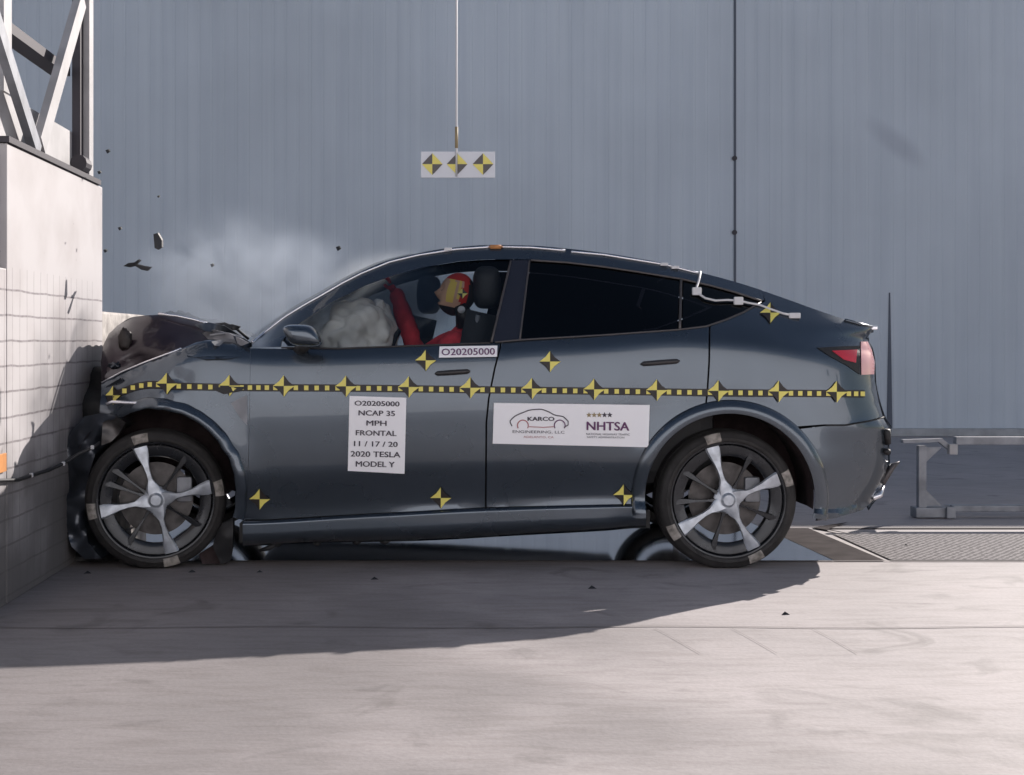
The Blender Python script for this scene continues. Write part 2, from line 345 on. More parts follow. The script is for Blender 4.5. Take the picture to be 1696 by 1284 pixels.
b = MB(); b.add([(c0.x-.006,WY-.014,c0.z),(c0.x+.006,WY-.014,c0.z),(c1.x+.035,WY-.014,c1.z),(c1.x-.035,WY-.014,c1.z),
                 (c0.x-.006,WY-.002,c0.z),(c0.x+.006,WY-.002,c0.z),(c1.x+.035,WY-.002,c1.z),(c1.x-.035,WY-.002,c1.z)],
                [(0,1,2,3),(0,3,7,4),(1,5,6,2),(0,4,5,1)]); b.build('dark_gap', M['seam'], wall)
b = MB(); b.box((-16, WY-.10, 0), (26, WY-.012, .09), bev=.01); b.build('base_trim', M['band'], wall)
ground_poly('pale_floor_line', [(3.6,G(0,846).y),(12,G(0,846).y),(12,G(0,836).y),(3.6,G(0,836).y)], .004, M['band'], 'pale painted line on the shaded floor right of the metal stand', 'floor line')

yard = thing('yard_building', (0, -16, 0), 'long pale rendered building facing the test track from behind the camera', 'building')  # added building out of view, its pale front bounces sunlight back
b = MB(); b.box((-40, -28, 0), (40, -16, 9)); b.build('wall', mat('pale_render', (.76, .78, .83), .9, var=.1), yard)  # body of the added building, pale to bounce sunlight
b = MB(); b.box((-40.3, -28.3, 9.003), (40.3, -15.7, 9.3)); b.build('roof', M['steel'], yard)
for k in (-7, 7, 9):
    b = MB(); b.box((k*4-.7, -15.997, 6.6), (k*4+.7, -15.95, 7.6)); b.build('window', M['roofglass'], yard)

# ---------------------------------------------------------------- crash barrier
XB = -1.86
bar = thing('crash_barrier', (XB-.8, 0, 0), 'massive white faced barrier block ruled with a grid that the car has hit', 'barrier')
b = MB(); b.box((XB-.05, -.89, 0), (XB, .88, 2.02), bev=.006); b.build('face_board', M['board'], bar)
b = MB(); b.box((XB-1.9, -.95, 0), (XB-.053, .86, 1.98), bev=.01); b.build('concrete_core', M['block'], bar)
b = MB(); b.box((XB-1.7, .883, 0), (XB-.004, 2.12, 1.32), bev=.015); b.build('low_block', M['block'], bar)
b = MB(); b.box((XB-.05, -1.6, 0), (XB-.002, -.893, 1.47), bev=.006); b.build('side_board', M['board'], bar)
b = MB(); b.box((XB-.06, -.90, 2.023), (XB+.012, .80, 2.05)); b.build('top_edge_angle', M['darksteel'], bar)
fr = thing('steel_frame', (XB-.4, 0, 2.02), 'white painted steel beams and diagonal brace standing on top of the barrier', 'steel frame')
b = MB(); b.box((XB-.10, .60, 2.05), (XB-.055, .72, 4.2)); b.build('post', M['darksteel'], fr)
b = MB(); b.box((XB-.053, .66, 2.05), (XB-.02, .75, 4.2)); b.build('post_face', M['whitesteel'], fr)
b = MB(); b.bar((XB-.16, -1.1, 2.18), (XB-.16, .60, 2.18), .12, .22); b.build('beam', M['whitesteel'], fr)
b = MB(); b.bar((XB-.16, -1.1, 2.62), (XB-.16, .60, 2.62), .10, .05); b.build('beam', M['darksteel'], fr)
b = MB(); b.bar((XB-.04, -.25, 2.10), (XB-.04, .55, 3.0), .04, .10); b.build('brace', M['whitesteel'], fr)
b = MB(); b.bar((XB-.04, -.30, 2.06), (XB-.04, -1.4, 2.9), .04, .08); b.build('brace', M['steel'], fr)
b = MB(); b.bar((XB-.16, -.55, 2.3), (XB-.16, -.55, 4.2), .12, .12); b.build('post', M['whitesteel'], fr)
b = MB(); b.tube([(XB-.02,.42,2.10),(XB-.02,.54,2.10)], .045, 12); b.build('pipe_end', M['darksteel'], fr)
b = MB(); b.bar((XB-.12, -1.5, 4.1), (XB-.12, .9, 4.1), .14, .2); b.build('beam', M['whitesteel'], fr)
# orange marker on the barrier's side and sensor cable
og = P(2, 768, -.9)
b = MB(); b.box((XB+.002, -1.12, og.z-.03), (XB+.012, -.935, og.z+.05), bev=.002)
props(b.build('orange_patch', M['orange']), 'small orange patch fixed low on the left edge of the barrier', 'patch')

# ---------------------------------------------------------------- the car
car = thing('crashed_car', (0, .96, 0), 'dark grey crossover car with crumpled bonnet pressed nose first into the barrier', 'car')
W = 1.92
belt = curve([(160,640),(300,580),(345,566),(415,575),(470,577),(650,573),(830,567),(870,563),(1000,555),(1125,546),(1180,548),(1250,554),(1320,563),(1400,572),(1450,582)])
roof = curve([(300,560),(400,572),(415,566),(440,546),(473,521),(536,484),(598,450),(645,431),(691,420),(754,410),(816,406),(880,407),(940,412),(1000,419),(1050,427),(1100,436),(1150,449),(1200,462),(1250,477),(1300,494),(1350,512),(1400,529),(1450,545)])
sill = curve([(160,905),(395,903),(500,898),(700,893),(850,885),(1000,877),(1060,873),(1345,882),(1480,852)])
dbot = curve([(160,862),(395,862),(600,851),(803,840),(1060,834),(1345,846),(1480,828)])
tail = curve([(400,1448),(545,1450),(560,1438),(575,1446),(600,1451),(630,1452),(665,1459),(692,1468),(709,1478),(740,1474),(762,1475),(795,1470),(822,1457),(845,1440),(880,1428)])
wtop = curve([(160,.22),(400,.30),(500,.34),(700,.375),(1100,.375),(1250,.33),(1350,.24),(1450,.18)])
prof = curve([(0,.072),(10,.046),(24,.029),(50,.013),(78,.003),(110,.0),(150,.003),(185,.009),(203,.015),(222,.030),(245,.050),(262,.060),(272,.062)])
def body_w(px, py):
    b = belt(px); r = roof(px); s = sill(px); d = dbot(px)
    if py < b:
        t = (b-py)/max(b-r, 22); t = min(t, 1)
        w = .068 + (wtop(px)-.068)*(t*.82+.18*t*t)
    elif py < d:
        w = prof((py-b)/(d-b)*272)
    else:
        t = (py-d)/max(s-d, 10); t = min(t, 1.2)
        w = .062 - .030*math.sin(min(t/.16,1)*math.pi/2) + (max(0, t-.62)/.38)**2*.06
    if px > 1230:
        t = min((px-1230)/(tail(py)-1230), .999); q = 1-math.sqrt(1-t*t)
        w += q*(.34 if py > b else .34-.12*min((b-py)/30, 1))
    if px < 330:
        q = min((330-px)/160, 1.1); w += q*q*.10 + nz(px*.02, py*.02)*.05*q + nz(px*.06, py*.05, 3)*.022*q
    # flare round both wheel arches
    for cx, cy in ((1209, 826), (250, 818)):
        dd = math.hypot(px-cx, py-cy)
        if dd < 210 and py < 860: w -= .022*math.exp(-((dd-150)/28)**2)*(1 if cx > 600 else .6)
    return w

def dens(poly, step):
    out = []
    for i, p in enumerate(poly):
        q = poly[(i+1) % len(poly)]; n = max(1, int(math.hypot(q[0]-p[0], q[1]-p[1])/step))
        out += [(p[0]+(q[0]-p[0])*k/n, p[1]+(q[1]-p[1])*k/n) for k in range(n)]
    return out
def inside(p, poly):
    c = False; j = len(poly)-1
    for i in range(len(poly)):
        a, b = poly[i], poly[j]
        if (a[1] > p[1]) != (b[1] > p[1]) and p[0] < (b[0]-a[0])*(p[1]-a[1])/(b[1]-a[1])+a[0]: c = not c
        j = i
    return c
def segdist(p, poly):
    m = 1e9
    for i in range(len(poly)):
        a, b = poly[i], poly[(i+1) % len(poly)]; dx, dy = b[0]-a[0], b[1]-a[1]; L2 = dx*dx+dy*dy
        t = 0 if L2 == 0 else max(0, min(1, ((p[0]-a[0])*dx+(p[1]-a[1])*dy)/L2))
        m = min(m, math.hypot(a[0]+t*dx-p[0], a[1]+t*dy-p[1]))
    return m
def panel(name, poly, m, parent, wf=body_w, step=9, flange=.02, off=0.0, far=False, smooth=True, label=None):
    bd = dens(poly, step); pts = list(bd)
    x0 = min(p[0] for p in poly); x1 = max(p[0] for p in poly); y0 = min(p[1] for p in poly); y1 = max(p[1] for p in poly)
    yy = y0+step/2; r = 0
    while yy < y1:
        xx = x0+step/2+(step/2 if r % 2 else 0)
        while xx < x1:
            if inside((xx, yy), poly) and segdist((xx, yy), poly) > step*.45: pts.append((xx, yy))
            xx += step
        yy += step*.87; r += 1
    n = len(bd)
    vs, es, fs, *_ = delaunay_2d_cdt([Vector(p) for p in pts], [], [tuple(range(n))], 1, 1e-4)
    V = [P(v.x, v.y, wf(v.x, v.y)+off) for v in vs]
    F_ = []
    for f in fs:
        a, b_, c = (V[f[0]], V[f[1]], V[f[2]])
        nrm = (b_-a).cross(c-a)
        F_.append(tuple(f) if nrm.y < 0 else tuple(f)[::-1])
    # flange turned inward along the border
    cnt = {}
    for f in F_:
        for i in range(len(f)):
            e = (f[i], f[(i+1) % len(f)]); cnt[e] = cnt.get(e, 0)+1
    bdr = [e for e in cnt if (e[1], e[0]) not in cnt]
    if flange:
        mp = {}
        for e in bdr:
            for i in e:
                if i not in mp:
                    mp[i] = len(V); up = wf is body_w and vs[i].y < roof(vs[i].x)+3 and vs[i].x > 1150
                    V.append(V[i]+(Vector((0, .002, -flange)) if up else Vector((0, flange, 0))))
        for a, b_ in bdr: F_.append((b_, a, mp[a], mp[b_]))
    def make(V, F_, nm):
        me = bpy.data.meshes.new(nm); me.from_pydata([tuple(v) for v in V], [], F_); me.materials.append(m)
        if smooth: 
            me.polygons.foreach_set('use_smooth', [True]*len(me.polygons)); me.set_sharp_from_angle(angle=R(45))
        me.update(); o = bpy.data.objects.new(nm, me); COL.objects.link(o); o.parent = parent; o.matrix_parent_inverse = Matrix.Translation(-WL(parent)); return o
    o = make(V, F_, name)
    if label: o['label'] = label
    if far: make([Vector((v.x, W-v.y, v.z)) for v in V], [f[::-1] for f in F_], name)
    return o
def arc(cx, cy, r, a0, a1, n=18):
    return [(cx+r*math.cos(R(a0+(a1-a0)*k/n)), cy-r*math.sin(R(a0+(a1-a0)*k/n))) for k in range(n+1)]
RC = (1209, 826); FC = (250, 818)
Fl = [(415,577),(414,650),(413,700),(411,800),(408,862)]
Ml = [(829,568),(818,610),(808,660),(804,700),(803,840)]
# lower body panels
panel('front_fender', [(168,636),(200,618),(240,601),(300,578),(325,567),(345,563),(385,567)]+[(x-.5,y) for x, y in Fl]+arc(*FC, 148, -14, 128)+[(150,715),(166,690)], M['paint'], car, far=False, step=8)
panel('front_door', [(x+.0,y) for x, y in ((418,577),(470,578),(560,577),(650,574),(740,571))]+Ml+[(700,846),(600,851),(500,857)]+[(x,y) for x, y in Fl[::-1]][0:], M['paint'], car, far=True)
panel('rear_door', [(832,567),(870,564),(1000,556),(1125,547),(1174,541),(1173,600),(1170,650),(1166,682)]+arc(*RC, 150, 107, 184)[1:]+[(1059,834.5),(930,837)]+[(x+3,y) for x, y in Ml[::-1]][:-1], M['paint'], car, far=True)
panel('quarter_panel', [(1177,540.5),(1204,530),(1232,518),(1256,506),(1268,499),*[(x, roof(x)+.5) for x in range(1262, 1446, 5)],(1447,544.5),(1436,560),(1443,575),(1448,600),(1449,630),(1455,665),(1462,690),(1440,696),(1400,703),(1365,703)]+[(1209+150*math.cos(R(a)), 826-150*math.sin(R(a))) for a in range(52, 108, 4)]+[(1169,682),(1173,650),(1176,600)], M['paint'], car, far=True, step=8)
panel('rear_bumper', [(1463,693),(1471,707),(1470,740),(1471,762),(1465,795),(1452,824),(1428,845),(1385,858),(1352,863)]+arc(*RC, 150, -12, 49)+[(1365,706),(1400,706),(1440,699)], M['paint'], car, far=True, step=8)
for far in (0, 1):
    V = []; Fs = []; ts = [0, .04, .08, .12, .16, .24, .36, .50, .62, .74, .86, 1.0, 1.06]; xs = [402+(1070-402)*k/80 for k in range(81)]
    for x in xs:
        for t in ts:
            y = dbot(x)+1.5+(sill(x)-dbot(x)-1.5)*t; p = P(x, y, body_w(x, y)+(.06 if t > 1 else 0)); V.append((p.x, W-p.y if far else p.y, p.z))
    k = len(ts); Fs = [(a*k+b_, a*k+b_+1, (a+1)*k+b_+1, (a+1)*k+b_) for a in range(80) for b_ in range(k-1)]
    if far: Fs = [f[::-1] for f in Fs]
    mesh('rocker_panel', V, Fs, M['paint'], car, True, sharp=50)
# front bulge by the cowl catching the light, bent wing tip
panel('cowl_corner', [(309,590),(316,580),(332,568),(352,562),(378,566),(398,578),(404,590),(380,594),(340,595)], M['paint'], car, wf=lambda x, y: .004+.0055*(595-y)+.02*abs(nz(x*.03, y*.03)), step=6)
panel('bare_metal_patch', [(382,668),(396,660),(409,655),(409,704),(399,694)], M['steel'], car, off=-.006, step=6)  # bright highlight on the fender, put in as a light steel patch
panel('side_repeater', [(352,645),(368,640),(408,641),(398,648),(370,653)], M['black'], car, off=-.010, step=6)
# arch trims
def arch_trim(c, r1, r2, a0, a1, crush=0.0):
    n = 64; rows = [(r2, .004), (r2-2, -.010), (r2-6, -.018), (r2-11, -.026), (r1+6, -.030), (r1+1, -.025), (r1, -.008), (r1, .06)]
    V = []; Fs = []
    for i in range(n+1):
        a = R(a0+(a1-a0)*i/n)
        cr = crush*max(0, math.cos(a)*-1)
        for rr, o in rows:
            rj = rr*(1-.10*cr) + crush*3*nz(i*.25, 3); x, y = c[0]+rj*math.cos(a), c[1]-rj*math.sin(a)
            V.append(P(x, y, body_w(c[0]+(r1+10)*math.cos(a), c[1]-(r1+10)*math.sin(a))*.6+body_w(x, y)*.4+o+cr*.03))
    k = len(rows)
    for i in range(n):
        for j in range(k-1): Fs.append((i*k+j, i*k+j+1, (i+1)*k+j+1, (i+1)*k+j))
    return V, Fs
for c, r1, r2, a0, a1, cr in ((RC, 140, 164, -13, 190, 0), (FC, 140, 160, -16, 124, 1.0)):
    V, Fs = arch_trim(c, r1, r2, a0, a1, cr)
    mesh('wheel_arch_trim', V, Fs, M['paint'], car, True, sharp=50)
    if c is RC: mesh('wheel_arch_trim', [(v.x, W-v.y, v.z) for v in V], [f[::-1] for f in Fs], M['paint'], car, True, sharp=50)
# wheel wells
for c, r, a1 in ((RC, 146, 188), (FC, 146, 150)):
    V = []; Fs = []; n = 40
    for i in range(n+1):
        a = R(-8+(a1+8)*i/n)
        for w in (.075, .20, .40):
            q = P(c[0]+r*math.cos(a), c[1]-r*math.sin(a), 0); V.append((q.x, w, q.z+.01*nz(i*.3, w*9)))
    Fs = [(3*i+j, 3*i+j+1, 3*i+j+4, 3*i+j+3) for i in range(n) for j in (0, 1)]
    ce = P(*c); k0 = len(V); V.append((ce.x, .40, ce.z+.12)); Fs += [(k0, 3*i+2, 3*i+5) for i in range(n)]
    mesh('wheel_liner', V, Fs, M['liner'], car, True)
    mesh('wheel_liner', [(v[0], W-v[1], v[2]) for v in V], Fs, M['liner'], car, True)

# roof rail / pillars
SIL = [(415,566),(440,546),(473,521),(504,502),(536,484),(567,466),(598,450),(645,431),(691,420),(754,410),(816,406),(880,407),(940,412),(1000,419),(1050,427),(1100,436),(1150,449),(1200,462),(1262,481)]
INN = [(1266,498),(1220,484),(1180,473),(1128,461),(1060,450),(1000,441),(940,434),(880,430),(845,429.5),(800,430),(760,433),(700,443),(655,455),(605,473),(545,503),(500,533),(480,548),(466,566),(465,575),(418,576)]
SIL = [(x, roof(x)) for x in range(416, 1262, 5)]+[(1262,481)]
panel('roof_rail', SIL+INN, M['paint'], car, far=True, step=6, flange=.03)
panel('door_pillar', [(845,431),(877,431),(861,562),(832,565.5),(812,567.5)], M['pillar'], car, far=True, off=.002, step=8)
panel('window_glass', [(466,575),(480,550),(545,505),(605,475),(655,457),(700,445),(760,435),(843,431.5),(811,568),(650,573.5),(560,577)], M['glass'], car, off=.012, step=14, flange=0, far=True)
panel('rear_window_glass', [(879,432),(940,436),(1000,443),(1060,452),(1125,462),(1122,545),(1000,554.5),(863,562.5)], M['tint'], car, off=.006, step=14, flange=0, far=True)
panel('quarter_glass', [(1132,463.5),(1180,475),(1220,486),(1258,499),(1232,515),(1204,527),(1177,538),(1130,545)], M['tint'], car, off=.006, step=12, flange=0, far=True)
def strip(name, pts, r, m, off=-.003, w=None, parent=car):
    q = []
    for i in range(len(pts)-1):
        a, b_ = pts[i], pts[i+1]; n = max(1, int(math.dist(a, b_)/14))
        q += [(a[0]+(b_[0]-a[0])*k/n, a[1]+(b_[1]-a[1])*k/n) for k in range(n)]
    q.append(pts[-1]); B = MB(); B.tube([P(x, y, (w if w is not None else body_w(x, y))+off) for x, y in q], r, 6); return B.build(name, m, parent, True)
strip('window_trim', [(879,431),(940,435),(1000,442),(1060,451),(1128,462),(1180,474),(1220,485),(1262,499)], .006, M['trim_brown'])
strip('window_trim', [(820,567),(863,563),(1000,555),(1125,546),(1170,540.5),(1204,529),(1232,517),(1260,501)], .005, M['trim_brown'])
strip('window_trim', [(1128,463),(1126,545)], .007, M['trim_brown'])
strip('window_trim', [(846,432),(814,567)], .006, M['trim_brown'])
strip('window_trim', [(877,432),(861,563)], .005, M['trim_brown'])
strip('window_trim', [(466,576),(560,577.5),(650,574),(812,568)], .005, M['trim'])
# bright roof edge
strip('roof_strip', [(418,567),(440,549),(473,524),(504,505),(536,487),(567,469),(598,453),(645,434),(691,423),(754,413),(812,409)], .0075, M['silver'], off=-.008)
strip('roof_strip', [(830,409),(880,410),(936,415)], .0075, M['silver'], off=-.008)
strip('roof_strip', [(946,417),(1000,422),(1050,430),(1100,438),(1158,453)], .0075, M['silver'], off=-.008)
strip('roof_patch', [(812,409),(830,409)], .012, M['orange'], off=-.010).__setitem__('label', 'small orange patch on the roof edge')
for x, y in ((742,413),(1100,438),(1118,443)):
    c = P(x, y, wtop(x)-.02); b = MB(); b.box(c-Vector((.02,.01,.008)), c+Vector((.02,.01,.008)), bev=.003); b.build('clip', M['cable'], car)

# top skins across the car
def skin(name, xs, m, crown, bow=0.0, yf=roof, endw=None, n=14, thick=.0):
    V = []; Fs = []
    for i, px in enumerate(xs):
        py = yf(px)+1.0; w = body_w(px, py)+.004; a = P(px, py, w)
        for k in range(n+1):
            t = k/n; s_ = math.sin(math.pi*t); y = a.y+(W-2*a.y)*t
            V.append((a.x+bow*s_, y, a.z+crown*s_))
    Fs = [(i*(n+1)+k, (i+1)*(n+1)+k, (i+1)*(n+1)+k+1, i*(n+1)+k+1) for i in range(len(xs)-1) for k in range(n)]
    return mesh(name, V, Fs, m, car, True)
def rng(a, b_, s): 
    n = max(1, round((b_-a)/s)); return [a+(b_-a)*k/n for k in range(n+1)]
skin('windscreen', rng(415, 690, 8), M['glass'], .03, -.05)
skin('roof_glass', rng(692, 1150, 8), M['roofpane'], .035)
skin('rear_window', rng(1152, 1385, 6), M['roofglass'], .035, .03)
skin('tailgate_lip', rng(1387, 1449, 5), M['paint'], .02, .04)
# rear closing surface
V = []; Fs = []; tp = [(tail(y)-1, y) for y in rng(546, 846, 10)]; n = 16
for x, y in tp:
    a = P(x, y, body_w(x, y)+.002)
    for k in range(n+1):
        t = k/n; V.append((a.x+.10*math.sin(math.pi*t), a.y+(W-2*a.y)*t, a.z))
Fs = [(i*(n+1)+k, i*(n+1)+k+1, (i+1)*(n+1)+k+1, (i+1)*(n+1)+k) for i in range(len(tp)-1) for k in range(n)]
mesh('tailgate', V, Fs, M['paint'], car, True)
# rear lamp, spoiler lip, exhaust-side trims
tl = panel('tail_light', [(1354,576),(1400,573.5),(1424,573),(1424,620),(1404,606),(1375,590)], M['black'], car, off=-.006, step=6, flange=.012)
panel('lens', [(1378,581),(1420,579),(1418,601),(1398,596)], M['redlens'], tl, off=-.010, step=5, flange=.006)
panel('lens', [(1426,566),(1437,566),(1444,580),(1449,600),(1448,620),(1427,621)], M['clearlens'], tl, off=-.008, step=4, flange=.012, label='pale sunlit outer lens')
strip('spoiler_tip', [(1400,530),(1425,537),(1449,543)], .008, M['paint'], off=-.01)
b = MB(); c = P(1447, 543, .38); b.box(c-Vector((.02,.03,.012)), c+Vector((.012,.03,.010)), bev=.005); b.build('spoiler_end', M['silver'], car)
strip('bumper_insert', [(1469,712),(1470,735)], .018, M['black'], off=-.02)
strip('bumper_insert', [(1469,745),(1468,752)], .022, M['black'], off=-.02)
b = MB(); b.tube([P(1446,826,.3), P(1456,820,.32), P(1464,806,.34)], [.012,.02,.006], 8); b.build('broken_trim', M['silver'], car, True)
b = MB(); b.tube([P(1462,800,.32), P(1478,772,.36), P(1490,765,.36)], [.016,.018,.004], 6); b.build('broken_trim', M['trim_brown'], car, True)
strip('bumper_crease', [(1368,705),(1400,705),(1440,698),(1464,691)], .003, M['black'], off=.0)
# seams are real gaps; dark backing behind all panels
for far in (0, 1):
    V = []; poly = [(420,584),(700,580),(1100,560),(1174,552)]+arc(*RC, 153, 104, 182)+[(1052,868),(500,890),(405,893)]
    for x, y in poly:
        q = P(x, y, .13); V.append((q.x, W-.13 if far else .13, q.z))
    mesh('inner_panel', V, [tuple(range(len(V)))], M['black'], car)
b = MB(); q0 = P(398, 898, .15); q1 = P(1075, 876, .15)
b.add([(q0.x,.12,q0.z),(q1.x,.12,q1.z+.01),(q1.x,W-.12,q1.z+.01),(q0.x,W-.12,q0.z),(q0.x,.12,q0.z+.10),(q1.x,.12,q1.z+.10),(q1.x,W-.12,q1.z+.10),(q0.x,W-.12,q0.z+.10)],
      [(0,3,2,1),(4,5,6,7),(0,1,5,4),(1,2,6,5),(2,3,7,6),(3,0,4,7)]); b.build('floor_pan', M['black'], car)
b = MB(); b.box((P(1130,0,.4).x, .42, .36), (P(1440,0,.4).x, W-.42, .75)); b.build('rear_underbody', M['black'], car)
# door handles
def handle(x0, y0, x1, y1):
    B = MB(); a, c = P(x0, y0, body_w(x0, y0)-.008), P(x1, y1, body_w(x1, y1)-.008)
    for k in range(1): B.tube([a, a.lerp(c, .08), a.lerp(c, .5), a.lerp(c, .93), c], [.003, .012, .013, .012, .003], 8)
    B.build('door_handle', M['trim'], car, True)
handle(720, 619, 779, 615); handle(1061, 603, 1126, 598)
# mirror
def lump(name, px, py, w, rx, ry, rz, m, parent, amp=.0, sc=4, sub=3, seed=0, cut=None):
    bm = bmesh.new(); bmesh.ops.create_icosphere(bm, subdivisions=sub, radius=1); c = P(px, py, w)
    for v in bm.verts:
        n = v.co.normalized(); d = 1+amp*nz(n.x*sc+seed, n.y*sc, n.z*sc)+amp*.5*nz(n.x*sc*2.7+seed, n.y*sc*2.7, n.z*sc*2.7)
        if name == 'airbag': d = 1 + amp*(.8*nz(n.x*1.3+seed, n.y*1.3, n.z*1.3) + .26*(abs(nz(n.x*2.3+seed*2, n.y*2.3, n.z*2.9))*2-.5) + .05*abs(nz(n.x*7, n.y*7+seed, n.z*9)))
        p = n*d
        if cut: p = cut(p)
        v.co = Vector((c.x+p.x*rx, c.y+p.y*ry, c.z+p.z*rz))
    me = bpy.data.meshes.new(name); bm.to_mesh(me); bm.free(); me.materials.append(m)
    me.polygons.foreach_set('use_smooth', [True]*len(me.polygons)); o = bpy.data.objects.new(name, me); COL.objects.link(o)
    if parent: o.parent = parent; o.matrix_parent_inverse = Matrix.Translation(-WL(parent))
    return o
def sqz(p): 
    q = [math.copysign(abs(a)**.62, a) for a in p]; q = Vector(q); q.x -= .28*q.z*(1) ; return q
mi = lump('side_mirror', 502, 556, -.10, .088, .10, .055, M['paint'], car, cut=sqz)
b = MB(); b.tube([P(505,572,-.02), P(500,578,.05), P(492,582,.09)], [.03,.03,.03], 8); b.build('mirror_arm', M['black'], mi, True)
# interior
b = MB(); a = P(430,590,.25); c = P(560,590,.25); b.box((a.x,.16,.75), (c.x+.02,W-.16,1.06), bev=.05); b.build('dashboard', M['dash'], car)
def seat(y0, xs, zt, dark):
    s = MB(); s.box((xs-.25, y0-.25, .42), (xs+.30, y0+.25, .62), bev=.06); o = s.build('seat', M['seat'], car, True)
    s = MB(); c = Vector((xs+.28, y0, .60)); t = Vector((xs+.44, y0, zt-.20))
    s.bar(c, t, .48, .16); s.build('backrest', M['seat'], o, True)
    q = lump('headrest', 700, 500, 0, .075, .14, .115, M['seat'], o, cut=lambda p: Vector([math.copysign(abs(a)**.6, a) for a in p])); 
    dlt = Vector((xs+.47, y0, zt-.06)) - P(700,500,0)
    for v in q.data.vertices: v.co += dlt
seat(.52, P(812,0,.52).x-.49, 1.50, 1); seat(1.42, P(716,0,1.42).x-.49, 1.49, 0)
b = MB(); b.box((P(900,0,.3).x, .2, .4), (P(1180,0,.3).x, W-.2, 1.02), bev=.08); b.build('rear_seat', M['seat'], car)
b = MB(); c = P(1000,0,.9).x; b.box((c, .3, 1.0), (c+.14, W-.3, 1.34), bev=.05); b.build('rear_backrest', M['seat'], car)
# steering wheel and airbags
bm = bmesh.new()
st = MB(); sc = P(640, 600, .5); ax = Vector((-.9, 0, .35)).normalized(); u = Vector((0,1,0)); v_ = ax.cross(u)
st.tube([sc+(u*math.cos(t)+v_*math.sin(t))*.18 for t in [2*math.pi*k/24 for k in range(25)]], .014, 8, cap=False); st.build('steering_wheel', M['black'], car, True)
def bagcut(p): return p
lump('airbag', 592, 560, .42, .19, .20, .20, M['bag'], car, amp=.42, sc=2.1, sub=5, seed=4)
lump('airbag', 560, 548, 1.25, .20, .30, .19, M['bag'], car, amp=.4, sc=2.1, sub=5, seed=11)
lump('airbag', 632, 528, .62, .06, .09, .10, M['bag'], car, amp=.4, sc=2.4, sub=4, seed=21)

# ---------------------------------------------------------------- crushed nose
def hoody(px): return curve([(166,600),(170,572),(180,552),(198,536),(222,524),(250,521),(292,523),(335,531),(372,545),(400,560)])(px)
def hw(x, y):
    top = hoody(x); t = (y-top)/60.0
    return .54 - .20*min(max(t, 0), 1)**.5 - .07*nz(x*.014, y*.016, 1) - .022*nz(x*.03+y*.012, y*.035, 5)
panel('bonnet_side', [(168,630),(167,600),(171,572),(180,553),(198,537),(222,525),(250,522),(292,524),(335,532),(372,546),(392,560),(345,566),(318,575),(300,582),(240,606),(200,624)], M['hood_dark'], car, wf=hw, step=6, flange=.0, label='dark folded edge of the buckled bonnet')
V = []; Fs = []; xs = rng(170, 392, 8); n = 24
for px in xs:
    py = hoody(px)+1; a = P(px, py, hw(px, py)+.003)
    for k in range(n+1):
        t = k/n; y = a.y+(W-2*a.y)*t; q = math.sin(math.pi*t)
        V.append((a.x+.02*nz(px*.03, t*6), y, a.z+q*(.03+.05*nz(px*.02, t*5, 7)+.02*nz(px*.07, t*11, 2))-.03*q))
Fs = [(i*(n+1)+k, (i+1)*(n+1)+k, (i+1)*(n+1)+k+1, i*(n+1)+k+1) for i in range(len(xs)-1) for k in range(n)]
mesh('bonnet', V, Fs, M['paint_torn'], car, True, sharp=35)
strip('bonnet_edge', [(262,520),(292,523),(320,529),(345,537)], .009, M['silver'], w=.50, off=-.02)
strip('fender_edge', [(168,634),(200,617),(240,600),(275,587),(300,577)], .005, M['silver'], off=-.006)
lump('bonnet_hole', 207, 563, .36, .035, .02, .06, M['tape'], car, amp=.3)
for (x, y, rx, rz, s) in ((190,606,.03,.022,8),):
    lump('torn_metal', x, y, .34, rx, .03, rz, M['paint_torn'], car, amp=.9, sc=2.5, seed=s)
b = lump('engine_bay', 230, 690, .95, .42, .62, .34, M['black'], car, amp=.3, sc=2.6, sub=4, cut=lambda p: Vector([math.copysign(min(abs(a), .85), a) for a in p]))
def sheet(name, poly, w0_, amp, m, parent=car, step=7, sc=.03, tilt=0, label=None, flange=.0):
    sd = random.random()*50; cx = sum(p[0] for p in poly)/len(poly)
    return panel(name, poly, m, parent, wf=lambda x, y: w0_+amp*nz(x*sc*.7+sd, y*sc*.7)+amp*.22*nz(x*sc*2.2, y*sc*2.2, sd)+tilt*(x-cx), step=step, flange=flange, label=label)
sheet('crumpled_bumper', [(104,742),(118,712),(140,690),(168,684),(196,690),(205,706),(180,722),(160,745),(146,790),(140,850),(146,900),(168,925),(140,926),(118,905),(104,860),(98,800)], .10, .10, M['paint_torn'], flange=.25, label='torn front bumper skin hanging beside the wheel')
sheet('crumpled_bumper', [(90,905),(98,840),(120,760),(150,700),(168,720),(150,800),(160,860),(200,928),(130,930)], .30, .14, M['black'], flange=.3, label='black inner bumper pieces against the barrier')
sheet('broken_headlight', [(170,700),(192,690),(208,700),(198,718),(184,732),(168,738)], .04, .05, M['disc'], flange=.04)
sheet('fender_flap', [(166,664),(176,640),(200,626),(215,650),(196,672),(176,690),(164,700)], .10, .06, M['paint_torn'], flange=.03)
strip('bent_arch_edge', [(176,670),(186,666),(205,667),(235,668),(262,674)], .010, M['silver'], w=.05, off=-.03)
sheet('splash_guard', [(362,870),(386,858),(386,900),(380,930),(366,935),(352,905)], .12, .05, M['black'], flange=.06)
sheet('splash_guard', [(330,918),(350,905),(372,920),(374,934),(335,934)], .16, .05, M['liner'], flange=.05)
